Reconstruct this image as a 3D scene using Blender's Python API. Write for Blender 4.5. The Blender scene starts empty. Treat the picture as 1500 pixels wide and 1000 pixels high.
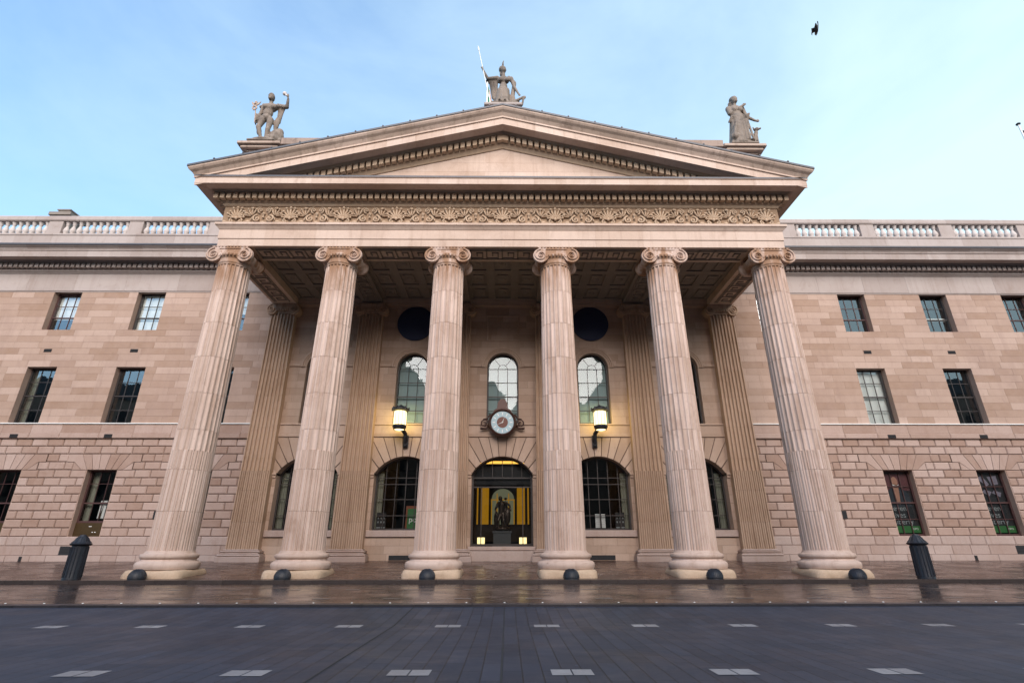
import bpy, math, random
from mathutils import Vector, Matrix
random.seed(7)
R=math.radians; PI=math.pi
sc=bpy.context.scene; COL=sc.collection
# ------------------------------------------------------------------ helpers
class MB:
    def __init__(s): s.v=[]; s.f=[]
    def add(s,vs,fs):
        n=len(s.v); s.v+= [tuple(p) for p in vs]; s.f+=[tuple(i+n for i in f) for f in fs]
    def box(s,x0,x1,y0,y1,z0,z1):
        s.add([(x0,y0,z0),(x1,y0,z0),(x1,y1,z0),(x0,y1,z0),(x0,y0,z1),(x1,y0,z1),(x1,y1,z1),(x0,y1,z1)],
              [(0,3,2,1),(4,5,6,7),(0,1,5,4),(1,2,6,5),(2,3,7,6),(3,0,4,7)])
    def cbox(s,x0,x1,y0,y1,z0,z1,c=.01):
        # box with chamfered front (-y) edges
        s.add([(x0,y1,z0),(x1,y1,z0),(x1,y1,z1),(x0,y1,z1),
               (x0,y0+c,z0),(x1,y0+c,z0),(x1,y0+c,z1),(x0,y0+c,z1),
               (x0+c,y0,z0+c),(x1-c,y0,z0+c),(x1-c,y0,z1-c),(x0+c,y0,z1-c)],
              [(3,2,1,0),(0,1,5,4),(1,2,6,5),(2,3,7,6),(3,0,4,7),(4,5,9,8),(5,6,10,9),(6,7,11,10),(7,4,8,11),(8,9,10,11)])
    def prism(s,pts,y0,y1):
        # polygon in xz (counter clockwise seen from -y), extruded y0 (front) .. y1
        n=len(pts)
        s.add([(x,y0,z) for x,z in pts]+[(x,y1,z) for x,z in pts],
              [tuple(range(n)),tuple(range(2*n-1,n-1,-1))]+[(i,i+n,(i+1)%n+n,(i+1)%n) for i in range(n)])
    def lathe(s,prof,n=32,c=(0,0,0),axis='z',cap=True,jit=0):
        vs=[];fs=[]
        for r,h in prof:
            for i in range(n):
                a=2*PI*i/n; rr=r*(1+(random.uniform(-jit,jit) if jit else 0))
                x,y=rr*math.cos(a),rr*math.sin(a)
                if axis=='z': p=(c[0]+x,c[1]+y,c[2]+h)
                elif axis=='y': p=(c[0]+x,c[1]+h,c[2]-y)
                else: p=(c[0]+h,c[1]+x,c[2]+y)
                vs.append(p)
        m=len(prof)
        for j in range(m-1):
            for i in range(n):
                k=(i+1)%n; fs.append((j*n+i,j*n+k,(j+1)*n+k,(j+1)*n+i))
        if cap: fs.append(tuple(range(n-1,-1,-1))); fs.append(tuple((m-1)*n+i for i in range(n)))
        s.add(vs,fs)
    def tube(s,pts,r,n=8,r2=None):
        pts=[Vector(p) for p in pts]; m=len(pts); vs=[];fs=[]; up=None
        for j,p in enumerate(pts):
            d=(pts[min(j+1,m-1)]-pts[max(j-1,0)]).normalized()
            if up is None:
                up=Vector((0,0,1)) if abs(d.z)<.9 else Vector((0,1,0))
            a=d.cross(up)
            if a.length<1e-4: a=d.orthogonal()
            a.normalize(); b=a.cross(d).normalized(); up=b
            rr=r[j] if isinstance(r,(list,tuple)) else r
            for i in range(n):
                t=2*PI*i/n; vs.append(p+a*math.cos(t)*rr+b*math.sin(t)*(rr if r2 is None else rr*r2))
        for j in range(m-1):
            for i in range(n):
                k=(i+1)%n; fs.append((j*n+i,j*n+k,(j+1)*n+k,(j+1)*n+i))
        fs.append(tuple(range(n-1,-1,-1))); fs.append(tuple((m-1)*n+i for i in range(n)))
        s.add(vs,fs)
    def ell(s,c,r,n=12,m=8,rot=None):
        vs=[(0,0,-1)];fs=[]
        for j in range(1,m):
            b=-PI/2+PI*j/m
            for i in range(n):
                a=2*PI*i/n; vs.append((math.cos(b)*math.cos(a),math.cos(b)*math.sin(a),math.sin(b)))
        vs.append((0,0,1))
        for i in range(n): fs.append((0,1+(i+1)%n,1+i))
        for j in range(m-2):
            for i in range(n):
                k=(i+1)%n; fs.append((1+j*n+i,1+j*n+k,1+(j+1)*n+k,1+(j+1)*n+i))
        e=len(vs)-1; o=1+(m-2)*n
        for i in range(n): fs.append((e,o+i,o+(i+1)%n))
        out=[]
        for v in vs:
            v=Vector((v[0]*r[0],v[1]*r[1],v[2]*r[2]))
            if rot is not None: v=rot@v
            out.append(v+Vector(c))
        s.add(out,fs)
    def cap(s,a,b,ra,rb,n=12):
        # tapered capsule
        a=Vector(a);b=Vector(b); s.ell(a,(ra,)*3,n,8); s.ell(b,(rb,)*3,n,8); s.tube([a,b],[ra,rb],n)
    def build(s,name,mat,parent=None,smooth=False,loc=None,auto=None):
        me=bpy.data.meshes.new(name); me.from_pydata(s.v,[],s.f); me.update()
        if smooth:
            me.polygons.foreach_set('use_smooth',[True]*len(me.polygons))
            if auto is not None:
                try: me.set_sharp_from_angle(angle=R(auto))
                except Exception: pass
        o=bpy.data.objects.new(name,me); COL.objects.link(o)
        if mat: me.materials.append(mat)
        if parent: o.parent=parent
        if loc: o.location=loc
        return o
def tag(o,label=None,cat=None,group=None,kind=None):
    if label: o['label']=label
    if cat: o['category']=cat
    if group: o['group']=group
    if kind: o['kind']=kind
    return o
def empty(name,loc=(0,0,0),rz=0):
    o=bpy.data.objects.new(name,None); COL.objects.link(o); o.location=loc; o.rotation_euler=(0,0,rz); o.empty_display_size=.3
    return o
def copy_tree(o,parent=None,loc=None):
    kids=[c for c in bpy.data.objects if c.parent==o]
    c=o.copy(); COL.objects.link(c); c.parent=parent
    if loc is not None: c.location=loc
    for k in kids: copy_tree(k,c)
    return c
def remesh(mb,name,mat,voxel,parent=None,smooth_it=2):
    o=mb.build(name,mat)
    m=o.modifiers.new('r','REMESH'); m.mode='VOXEL'; m.voxel_size=voxel; m.use_smooth_shade=True
    if smooth_it:
        q=o.modifiers.new('s','SMOOTH'); q.iterations=smooth_it; q.factor=.5
    dg=bpy.context.evaluated_depsgraph_get(); dg.update()
    me=bpy.data.meshes.new_from_object(o.evaluated_get(dg))
    o.modifiers.clear(); old=o.data; o.data=me; bpy.data.meshes.remove(old)
    if not me.materials: me.materials.append(mat)
    me.polygons.foreach_set('use_smooth',[True]*len(me.polygons))
    if parent: o.parent=parent
    return o
def text(name,body,mat,parent,loc,size,rot=(PI/2,0,0),align='LEFT',sx=1):
    cu=bpy.data.curves.new(name,'FONT'); cu.body=body; cu.size=size; cu.align_x=align; cu.extrude=.002
    t=bpy.data.objects.new(name+'_t',cu); COL.objects.link(t)
    dg=bpy.context.evaluated_depsgraph_get(); dg.update()
    me=bpy.data.meshes.new_from_object(t.evaluated_get(dg)); bpy.data.objects.remove(t)
    o=bpy.data.objects.new(name,me); COL.objects.link(o); me.materials.clear(); me.materials.append(mat)
    o.location=loc; o.rotation_euler=rot; o.scale=(sx,1,1); o.parent=parent
    return o
# ------------------------------------------------------------------ materials
class NT:
    def __init__(s,name):
        s.m=bpy.data.materials.new(name); s.m.use_nodes=True; s.t=s.m.node_tree; s.t.nodes.clear()
        s.out=s.n('ShaderNodeOutputMaterial')
    def n(s,t,**k):
        q=s.t.nodes.new(t)
        for a,b in k.items():
            if a=='inp':
                for i,v in b.items(): q.inputs[i].default_value=v
            else: setattr(q,a,b)
        return q
    def l(s,a,b): s.t.links.new(a,b)
    def mixc(s,fac,a,b,mode='MIX'):
        q=s.n('ShaderNodeMix',data_type='RGBA',blend_type=mode)
        for i,v in ((0,fac),(6,a),(7,b)):
            if hasattr(v,'links') or isinstance(v,bpy.types.NodeSocket): s.l(v,q.inputs[i])
            elif i==0: q.inputs[0].default_value=v
            else: q.inputs[i].default_value=(*v,1) if len(v)==3 else v
        return q.outputs[2]
    def math(s,op,a,b=None,clamp=False):
        q=s.n('ShaderNodeMath',operation=op,use_clamp=clamp)
        for i,v in ((0,a),(1,b)):
            if v is None: continue
            if isinstance(v,bpy.types.NodeSocket): s.l(v,q.inputs[i])
            else: q.inputs[i].default_value=v
        return q.outputs[0]
    def noise(s,vec,scale,detail=4,rough=.6,dist=0):
        q=s.n('ShaderNodeTexNoise'); q.inputs['Scale'].default_value=scale; q.inputs['Detail'].default_value=detail
        q.inputs['Roughness'].default_value=rough; q.inputs['Distortion'].default_value=dist; s.l(vec,q.inputs['Vector']); return q.outputs[0]
    def ramp(s,fac,p0,p1):
        q=s.n('ShaderNodeMapRange',clamp=True); s.l(fac,q.inputs[0]); q.inputs[1].default_value=p0; q.inputs[2].default_value=p1; return q.outputs[0]
    def mapping(s,vec,scale,rot=(0,0,0),loc=(0,0,0)):
        q=s.n('ShaderNodeMapping'); s.l(vec,q.inputs[0]); q.inputs['Scale'].default_value=scale; q.inputs['Rotation'].default_value=rot; q.inputs['Location'].default_value=loc; return q.outputs[0]
    def pbr(s,col,rough,bump=None,bstr=.3,bdist=.02,metal=0,spec=.5):
        p=s.n('ShaderNodeBsdfPrincipled')
        for k,v in (('Base Color',col),('Roughness',rough),('Metallic',metal),('Specular IOR Level',spec)):
            if isinstance(v,bpy.types.NodeSocket): s.l(v,p.inputs[k])
            else: p.inputs[k].default_value=(*v,1) if isinstance(v,tuple) and len(v)==3 else v
        if bump is not None:
            b=s.n('ShaderNodeBump'); b.inputs['Strength'].default_value=bstr; b.inputs['Distance'].default_value=bdist
            s.l(bump,b.inputs['Height']); s.l(b.outputs[0],p.inputs['Normal'])
        s.l(p.outputs[0],s.out.inputs[0]); return p
def stone(name,ca,cb,cs,stain=.5,streak=.5,fine=.25,rough=.8,bstr=.35,bdist=.02,top=None,blotch=.3):
    t=NT(name); g=t.n('ShaderNodeNewGeometry'); pos=g.outputs['Position']; rnd=g.outputs['Random Per Island']
    big=t.noise(pos,.35,5,.65); mid=t.noise(pos,2.2,5,.65,.4); fi=t.noise(pos,22,4,.7)
    strk=t.noise(t.mapping(pos,(4.5,4.5,.28)),1.0,5,.62,.3)
    c=t.mixc(rnd,ca,cb)
    c=t.mixc(t.math('MULTIPLY',t.ramp(mid,.35,.75),.35),c,cb)
    c=t.mixc(t.math('MULTIPLY',t.ramp(big,.48,.75),stain),c,cs)
    c=t.mixc(t.math('MULTIPLY',t.ramp(strk,.52,.8),streak),c,cs)
    blot=t.noise(t.mapping(pos,(1.0,1.0,.7),(0,0,0),(3,7,1)),1.15,6,.72,.8)
    c=t.mixc(t.math('MULTIPLY',t.ramp(blot,.56,.70),blotch),c,cs)
    pit=t.noise(t.mapping(pos,(1,1,1.6)),9.0,3,.8)
    c=t.mixc(t.math('MULTIPLY',t.ramp(pit,.66,.74),.55),c,tuple(q*.55 for q in cs))
    v=t.n('ShaderNodeHueSaturation'); t.l(c,v.inputs['Color'])
    t.l(t.math('ADD',t.math('MULTIPLY',fi,fine*2),1-fine),v.inputs['Value'])
    c=v.outputs[0]
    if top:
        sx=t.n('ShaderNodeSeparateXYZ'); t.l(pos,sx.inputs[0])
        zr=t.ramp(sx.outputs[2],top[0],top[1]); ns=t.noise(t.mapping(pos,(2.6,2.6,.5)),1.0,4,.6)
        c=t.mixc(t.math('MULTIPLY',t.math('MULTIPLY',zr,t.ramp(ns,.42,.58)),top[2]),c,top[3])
    h=t.math('ADD',t.math('MULTIPLY',mid,.6),t.math('MULTIPLY',fi,.4))
    t.pbr(c,rough,h,bstr,bdist,spec=.3)
    return t.m
def plain(name,col,rough=.6,metal=0,spec=.5,var=.15,scale=6,bstr=.1):
    t=NT(name); g=t.n('ShaderNodeNewGeometry'); nz=t.noise(g.outputs['Position'],scale,4,.6)
    v=t.n('ShaderNodeHueSaturation'); v.inputs['Color'].default_value=(*col,1)
    t.l(t.math('ADD',t.math('MULTIPLY',nz,var*2),1-var),v.inputs['Value'])
    t.pbr(v.outputs[0],rough,nz,bstr,.01,metal,spec); return t.m
def emis(name,col,s,var=0):
    t=NT(name); e=t.n('ShaderNodeEmission'); e.inputs[0].default_value=(*col,1); e.inputs[1].default_value=s
    t.l(e.outputs[0],t.out.inputs[0]); return t.m
Mt={}
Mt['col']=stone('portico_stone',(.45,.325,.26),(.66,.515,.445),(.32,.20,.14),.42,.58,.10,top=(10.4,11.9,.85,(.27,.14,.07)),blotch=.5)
Mt['ent']=stone('entablature_stone',(.53,.395,.315),(.63,.495,.415),(.32,.205,.145),.45,.50,.14)
Mt['frz']=stone('frieze_stone',(.50,.36,.25),(.52,.39,.28),(.26,.17,.10),.4,.3,.18)
Mt['frzbg']=stone('dark_gap_frieze_stone',(.30,.20,.13),(.34,.23,.15),(.16,.10,.06),.4,.3,.18)  # shade in the relief gaps put into the ground colour, plus some dirt
Mt['wing']=stone('ashlar_stone',(.31,.20,.14),(.48,.35,.285),(.31,.21,.17),.6,.5,.14,blotch=.4)
Mt['rust']=stone('rusticated_stone',(.31,.20,.15),(.46,.34,.29),(.26,.15,.105),.3,.3,.18,bstr=.7,bdist=.04)
Mt['dirt']=stone('soot_stained_stone',(.24,.175,.14),(.34,.255,.21),(.10,.07,.055),.7,.8,.2,blotch=.7)
Mt['cyma']=stone('weathered_moulding_stone',(.40,.30,.235),(.52,.40,.33),(.17,.115,.085),.6,.75,.18,blotch=.65)
Mt['wgrey']=stone('cornice_stone',(.33,.27,.245),(.42,.36,.335),(.22,.15,.115),.35,.35,.12)
Mt['rear']=stone('portico_wall_stone',(.36,.25,.185),(.49,.36,.285),(.27,.17,.11),.35,.3,.12)
Mt['pil']=stone('pilaster_stone',(.41,.275,.19),(.48,.34,.25),(.20,.11,.06),.35,.75,.14)
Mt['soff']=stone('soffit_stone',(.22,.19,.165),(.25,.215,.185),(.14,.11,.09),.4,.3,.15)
Mt['plinth']=stone('granite_plinth',(.36,.26,.22),(.45,.35,.31),(.27,.16,.11),.4,.35,.2,bstr=.6,bdist=.03)
Mt['worn']=stone('worn_plinth_stone',(.50,.36,.25),(.52,.38,.27),(.30,.20,.12),.5,.2,.25,bstr=.8,bdist=.05)
Mt['mortar']=plain('mortar',(.13,.085,.065),.9)
Mt['mortarL']=plain('pale_mortar',(.24,.165,.125),.9)
Mt['statue']=stone('weathered_statue_stone',(.24,.195,.16),(.26,.21,.175),(.035,.03,.028),1.0,1.0,.3,bstr=.9,bdist=.06,blotch=.9)
Mt['balu']=stone('baluster_stone',(.50,.44,.41),(.66,.60,.58),(.34,.24,.18),.35,.3,.15)
Mt['white']=plain('white_paint',(.78,.77,.74),.5)
Mt['lead']=plain('lead_flashing',(.08,.08,.09),.5,.2)
Mt['frame']=plain('dark_window_frame',(.035,.028,.027),.5)
Mt['framer']=plain('reddish_window_frame',(.07,.03,.028),.5)
Mt['int']=plain('dark_interior',(.02,.02,.022),.9)
Mt['blind']=plain('pale_blind',(.32,.39,.39),.8,var=.05)
Mt['blindw']=plain('white_blind',(.85,.86,.83),.8,var=.05)
Mt['iron']=plain('black_cast_iron',(.014,.016,.023),.5,.0,.4,.5,14,.5)
Mt['bronze']=plain('dark_bronze',(.04,.026,.018),.38,.6,.5,.4,8,.3)
Mt['case']=plain('clock_case_bronze',(.055,.022,.016),.4,.3,.5,.3,8)
Mt['dial']=plain('pale_dial',(.36,.50,.56),.35,var=.1)
Mt['dialc']=plain('brown_dial_centre',(.13,.035,.02),.5)
Mt['navy']=plain('navy_cover',(.010,.018,.058),.65,var=.1)
Mt['brass']=plain('old_brass',(.10,.065,.03),.4,.6,.5,.3,10)
Mt['green']=plain('green_print',(.03,.16,.04),.6,var=.05)
Mt['orange']=plain('orange_print',(.22,.06,.02),.6,var=.05)
Mt['black']=plain('black_print',(.012,.014,.018),.6,var=.2)
Mt['skin']=plain('portrait_skin_print',(.38,.20,.14),.7,var=.2)
Mt['coat']=plain('portrait_coat_print',(.022,.030,.042),.7,var=.3)
Mt['redbg']=plain('portrait_background_print',(.11,.035,.04),.7,var=.5,scale=3)
Mt['greyp']=plain('grey_print',(.22,.20,.25),.7,var=.6,scale=5)
Mt['txt']=plain('pale_lettering',(.30,.33,.34),.7,var=.0)
Mt['paper']=plain('white_paper',(.75,.76,.75),.7,var=.05)
Mt['flag']=plain('green_flag_cloth',(.0,.20,.085),.7)
Mt['flagw']=plain('white_flag_cloth',(.8,.8,.8),.7)
Mt['flago']=plain('orange_flag_cloth',(.6,.2,.03),.7)
Mt['curtain']=plain('pale_curtain',(.34,.34,.27),.8,var=.1)
Mt['bird']=plain('brown_feathers',(.05,.045,.05),.7,var=.4,scale=30)
Mt['lampglass']=emis('lit_lantern_glass',(1,.78,.36),1.5)
Mt['amber']=emis('lit_amber_panel',(.78,.36,.015),.17)
Mt['amberc']=emis('lit_amber_ceiling',(1,.5,.08),.8)
Mt['paleglow']=emis('lit_pale_panel',(.40,.40,.24),.13)
Mt['boxlamp']=emis('lit_box_lamp',(1,.78,.35),.9)
def glass(name,fac,tint=(.75,.82,.82)):
    t=NT(name); tr=t.n('ShaderNodeBsdfTransparent'); tr.inputs[0].default_value=(*tint,1)
    g=t.n('ShaderNodeBsdfGlossy'); g.inputs['Roughness'].default_value=.015; g.inputs[0].default_value=(.9,.97,1,1)
    ge=t.n('ShaderNodeNewGeometry'); b=t.n('ShaderNodeBump'); b.inputs['Strength'].default_value=.12; b.inputs['Distance'].default_value=.02
    t.l(t.noise(ge.outputs['Position'],1.4,2,.5),b.inputs['Height']); t.l(b.outputs[0],g.inputs['Normal'])
    m=t.n('ShaderNodeMixShader'); fr=t.n('ShaderNodeFresnel'); fr.inputs[0].default_value=1.5
    t.l(t.math('ADD',fr.outputs[0],fac,True),m.inputs[0]); t.l(tr.outputs[0],m.inputs[1]); t.l(g.outputs[0],m.inputs[2]); t.l(m.outputs[0],t.out.inputs[0])
    return t.m
Mt['glass']=glass('window_glass',.16,(.93,.96,.96))
Mt['glassa']=glass('arched_window_glass',.015,(.90,.95,.95))
Mt['glassd']=glass('shop_window_glass',.02,(.9,.92,.92))
# ---- ground materials
def paving(name,ca,cb,joint,bw,bh,rot,rough0,rough1,wet=1.0,bias=0,mort=.012,spec=.5,bs=.35):
    t=NT(name); g=t.n('ShaderNodeNewGeometry'); pos=g.outputs['Position']
    v=t.mapping(pos,(1,1,1),(0,0,rot))
    b=t.n('ShaderNodeTexBrick',offset=.5); t.l(v,b.inputs['Vector'])
    for k,val in (('Color1',(*ca,1)),('Color2',(*cb,1)),('Mortar',(*joint,1)),('Scale',1.0),('Mortar Size',mort),('Brick Width',bw),('Row Height',bh),('Mortar Smooth',.3),('Bias',bias)):
        b.inputs[k].default_value=val
    big=t.noise(pos,.5,4,.6); fi=t.noise(pos,30,3,.7); pud=t.noise(t.mapping(pos,(.8,1.0,1)),1.0,5,.65,.6)
    hs=t.n('ShaderNodeHueSaturation'); t.l(b.outputs[0],hs.inputs['Color'])
    t.l(t.math('ADD',t.math('MULTIPLY',big,.5),t.math('ADD',t.math('MULTIPLY',fi,.4),.55)),hs.inputs['Value'])
    vo=t.n('ShaderNodeTexVoronoi'); vo.inputs['Scale'].default_value=2.3; vo.inputs['Randomness'].default_value=1; t.l(pos,vo.inputs['Vector'])
    sp=t.math('LESS_THAN',vo.outputs['Distance'],.045); t.l(t.math('ADD',t.math('MULTIPLY',big,.5),t.math('ADD',t.math('ADD',t.math('MULTIPLY',fi,.4),.55),t.math('MULTIPLY',sp,.9))),hs.inputs['Value'])
    rr=t.n('ShaderNodeMapRange',clamp=True); t.l(pud,rr.inputs[0]); rr.inputs[1].default_value=.38; rr.inputs[2].default_value=.62; rr.inputs[3].default_value=rough0; rr.inputs[4].default_value=rough1
    h=t.math('SUBTRACT',t.math('MULTIPLY',fi,.25),b.outputs['Fac'])
    t.pbr(hs.outputs[0],rr.outputs[0],h,bs,.006,spec=spec)
    return t.m
Mt['brickp']=paving('brick_paving',(.062,.030,.024),(.095,.050,.038),(.03,.02,.018),.30,.10,0,.16,.36,bs=.2,spec=.6)
Mt['darkp']=paving('wet_lane_setts',(.024,.016,.016),(.034,.024,.023),(.013,.010,.010),.55,.205,0,.12,.30,bs=.12,spec=.5)
Mt['road']=paving('dark_road_setts',(.022,.028,.044),(.034,.041,.062),(.012,.014,.019),.85,.205,PI/2,.50,.62,mort=.008,spec=.3)
Mt['kerb']=stone('granite_kerb',(.03,.028,.032),(.045,.04,.045),(.018,.018,.018),.3,.2,.3,rough=.4)
Mt['kerbp']=stone('pavement_kerb',(.040,.030,.028),(.055,.042,.038),(.025,.02,.02),.3,.2,.3,rough=.4)
Mt['markd']=stone('wet_marker_stone',(.13,.105,.095),(.17,.14,.13),(.08,.06,.055),.5,.2,.3,rough=.3)
Mt['mark']=stone('pale_marker_stone',(.20,.19,.20),(.27,.26,.27),(.12,.11,.11),.5,.2,.3,rough=.5)
Mt['face']=stone('facing_terrace_stone',(.20,.14,.11),(.26,.19,.15),(.12,.09,.07),.4,.3,.2)
Mt['slate']=plain('slate_roof',(.05,.055,.065),.6)

S=4.64; CX=[(i-2.5)*S for i in range(6)]; W=5.5
# ------------------------------------------------------------------ setting
def sheet(name,x0,x1,pts,mat,thick=0):
    m=MB(); n=len(pts)
    for (ya,za),(yb,zb) in zip(pts,pts[1:]): m.add([(x0,ya,za),(x1,ya,za),(x1,yb,zb),(x0,yb,zb)],[(0,1,2,3)])
    o=m.build(name,mat); tag(o,kind='structure'); return o
sheet('ground',-400,400,[(-400,-.26),(400,-.26)],Mt['road'])
sheet('road',-200,200,[(-60,-.16),(-30,-.12),(-20,-.12),(-13.7,-.165),(-10,-.22),(-8.06,-.135)],Mt['road'])
def kerbrow(y0,y1,zb,zt,name,mat):
    m=MB(); x=-60.0
    while x<60:
        L=random.uniform(.85,1.2); m.box(x+.004,x+L-.004,y0,y1,zb,zt+random.uniform(-.003,.003)); x+=L
    tag(m.build(name,mat),kind='structure')
kerbrow(-8.06,-7.76,-.25,-.09,'kerb',Mt['kerb'])
kerbrow(-1.70,-1.42,-.25,-.004,'portico_kerb',Mt['kerbp'])
sheet('wet_lane',-200,200,[(-7.76,-.10),(-1.72,-.10)],Mt['darkp'])
sheet('brick_pavement',-200,200,[(-1.42,-.006),(-.9,.0),(5.9,.40)],Mt['brickp'])
def ground_z(y):
    if y<-8.06: return -.22
    if y<-1.72: return -.10
    return -.006+max(0,(y+.9)/6.8*.40)
# pale stone markers let into the road and pavement
m=MB()
def marker(x,y,w,d,z):
    m.add([(x,y,z(y)),(x+w,y,z(y)),(x+w,y+d,z(y+d)),(x,y+d,z(y+d))],[(0,1,2,3)])
for i in range(-9,10):
    for y0,dd in ((-10.18,.27),(-13.80,.27)):
        xc=.10+.81+1.63*i
        for s_ in (-1,1): marker(xc+(0.008 if s_>0 else -.208),y0,.20,dd,lambda y:(-.22 if y>-11 else -.165+(y+13.7)/3.7*-.055)+.004)
mk=m.build('road_markers',Mt['mark']); tag(mk,kind='structure')
m=MB()
for i in range(-14,15):
    xc=.04+.81+1.6*i
    marker(xc-.19,-4.25,.38,.20,lambda y:-.096); marker(xc-.19,-6.80,.38,.20,lambda y:-.096)
    marker(-.05+1.5*i+.6,2.2,.34,.14,lambda y:ground_z(y)+.006)
mk=m.build('pavement_markers',Mt['markd']); tag(mk,kind='structure')
m=MB()
for X_ in (-1.62,.20): m.add([(X_-.011,-40,-.116),(X_+.011,-40,-.116),(X_+.011,-20,-.116),(X_-.011,-20,-.116),(X_-.010,-13.7,-.161),(X_+.010,-13.7,-.161),(X_-.010,-10,-.2165),(X_+.010,-10,-.2165),(X_-.01,-8.1,-.133),(X_+.01,-8.1,-.133)],[(0,1,2,3),(3,2,5,4),(4,5,7,6),(6,7,9,8)])
tag(m.build('road_joint',Mt['int']),kind='structure')
m=MB()
for i in range(-18,19): m.lathe([(.02,0),(.02,.006),(.012,.011)],10,(i*.8+.2,-7.62,-.10))
mk=m.build('kerb_studs',Mt['white']); tag(mk,kind='structure')

# ------------------------------------------------------------------ building
B=empty('civic_building',(0,0,0)); tag(B,'pink granite classical building with six-column portico, pediment and long three-storey wings','building')
def clip_iv(x0,x1,ops):
    iv=[(x0,x1)]
    for a,b in ops:
        n=[]
        for p,q in iv:
            if b<=p or a>=q: n.append((p,q)); continue
            if a>p: n.append((p,a))
            if b<q: n.append((b,q))
        iv=n
    return iv
def cuts(p,q,L,off,jit):
    xs=[p]; k=math.floor((p-off)/L)+1
    while off+k*L<q:
        x=off+k*L+random.uniform(-jit,jit)
        if x-xs[-1]>L*.28 and q-x>L*.28: xs.append(x)
        k+=1
    xs.append(q); return xs
def wall(mb,mo,x0,x1,zs,Y,L,ops,gap=.008,c=.004,md=.012,jit=0,off0=0,back=.05,rnd=False):
    """ops: (xa,xb,za,zb) rectangular openings aligned to the course lines"""
    for i,(za,zb) in enumerate(zip(zs,zs[1:])):
        o=[(a,b) for a,b,oa,ob in ops if oa<(za+zb)/2<ob]
        off=(0 if i%2 else L/2)+off0+(random.uniform(0,L) if rnd else 0)
        for p,q in clip_iv(x0,x1,o):
            if q-p<.01: continue
            xs=cuts(p,q,L,off,jit)
            for a,b in zip(xs,xs[1:]):
                mb.cbox(a+gap/2,b-gap/2,Y,Y+back,za+gap/2,zb-gap/2,c)
            mo.add([(p,Y+md,za),(q,Y+md,za),(q,Y+md,zb),(p,Y+md,zb)],[(0,1,2,3)])
def lin(a,b,n): return [a+(b-a)*i/n for i in range(n+1)]
winX=[14.54+4.52*k for k in range(4)]
XE=34.0
for sgn in (-1,1):
    side='left' if sgn<0 else 'right'
    X0,X1=(-XE,-11.9) if sgn<0 else (11.9,XE)
    # --- ground floor, rusticated
    ops=[]; gf=Mt['rust']
    for wx in winX: ops.append((sgn*wx-.71,sgn*wx+.71,1.40,4.376))
    # vents
    for vx in ([-16.0,] if sgn<0 else [16.0]): pass
    mb=MB();mo=MB()
    zs=lin(1.40,5.86,12)
    # voussoir fans replace blocks above each opening
    fan=[(sgn*wx-1.42,sgn*wx+1.42,zs[8],zs[9]) for wx in winX]
    fan2=[(sgn*wx-1.75,sgn*wx+1.75,zs[9],zs[10]) for wx in winX]
    wall(mb,mo,X0,X1,zs,W,.76,ops+fan+fan2,gap=.026,c=.032,md=.045,back=.07)
    for wx in winX:
        c=sgn*wx; zb_,zt=zs[8],zs[10]; zm=zs[9]
        bot=[-.71,-.43,-.15,.15,.43,.71]; top=[-1.12,-.68,-.24,.24,.68,1.12]
        g=.012
        for i in range(5):
            mb.prism([(c+bot[i]+g,zb_+g),(c+bot[i+1]-g,zb_+g),(c+top[i+1]-g,zt-g),(c+top[i]+g,zt-g)],W-.004,W+.05)
        for q in (-1,1):
            def P_(l): 
                l=[(c+q*a,b) for a,b in l]
                return l if q>0 else l[::-1]
            mb.prism(P_([(.71+g,zb_+g),(.97,zb_+g),(1.40,zm-.0),(1.75-g,zm+g),(1.75-g,zt-g),(1.12+g,zt-g)]),W-.002,W+.05)
            mb.prism(P_([(.99,zb_+g),(1.42-g,zb_+g),(1.42-g,zm-g),(1.42,zm-g)]),W-.002,W+.05)
        mo.add([(c-.71,W+.022,zb_),(c+.71,W+.022,zb_),(c+.71,W+.022,zb_+.0001),(c-.71,W+.022,zb_+.0001)],[(0,1,2,3)])
        mo.add([(c-1.75,W+.022,zb_),(c+1.75,W+.022,zb_),(c+1.75,W+.022,zt),(c-1.75,W+.022,zt)],[(0,1,2,3)])
    tag(mb.build('rusticated_wall',Mt['rust'],B)); mo.build('mortar_bed',Mt['mortar'],B)
    # plinth courses
    mb=MB();mo=MB()
    zz=[.30,.62,1.01,1.40]
    for i,(a,b) in enumerate(zip(zz,zz[1:])):
        x=X0; yy=W-(.14 if i==0 else .07)
        while x<X1-.05:
            L=random.choice([.7,.85,1.1,1.35]); q=min(x+L,X1)
            if X1-q<.4: q=X1
            mb.cbox(x+.005,q-.005,yy,W+.05,a+.004,b-.004,.012 if i<2 else .03); x=q
    mo.add([(X0,W-.04,.3),(X1,W-.04,.3),(X1,W-.04,1.38),(X0,W-.04,1.38)],[(0,1,2,3)])
    mb.build('plinth_course',Mt['plinth'],B); mo.build('plinth_bed',Mt['mortar'],B)
    # string courses between ground and first floor
    mb=MB()
    x=X0
    while x<X1-.05:
        L=random.uniform(1.3,2.0); q=min(x+L,X1)
        if X1-q<.5: q=X1
        mb.cbox(x+.003,q-.003,W-.06,W+.05,6.12,6.56,.008); mb.cbox(x+.003,q-.003,W-.10,W+.05,5.86,6.115,.03); x=q
    mb.build('string_course',Mt['rust'],B)
    mb=MB(); mb.box(X0,X1,W-.12,W+.04,6.565,6.61); mb.build('white_ledge',Mt['white'],B)
    # --- upper floors, smooth ashlar
    mb=MB();mo=MB()
    zs=lin(6.61,9.53,8)+lin(9.53,11.59,6)[1:]+lin(11.59,13.84,6)[1:]
    ops=[]
    for wx in winX:
        ops.append((sgn*wx-.745,sgn*wx+.745,6.61,9.53)); ops.append((sgn*wx-.745,sgn*wx+.745,11.59,13.84))
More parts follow.
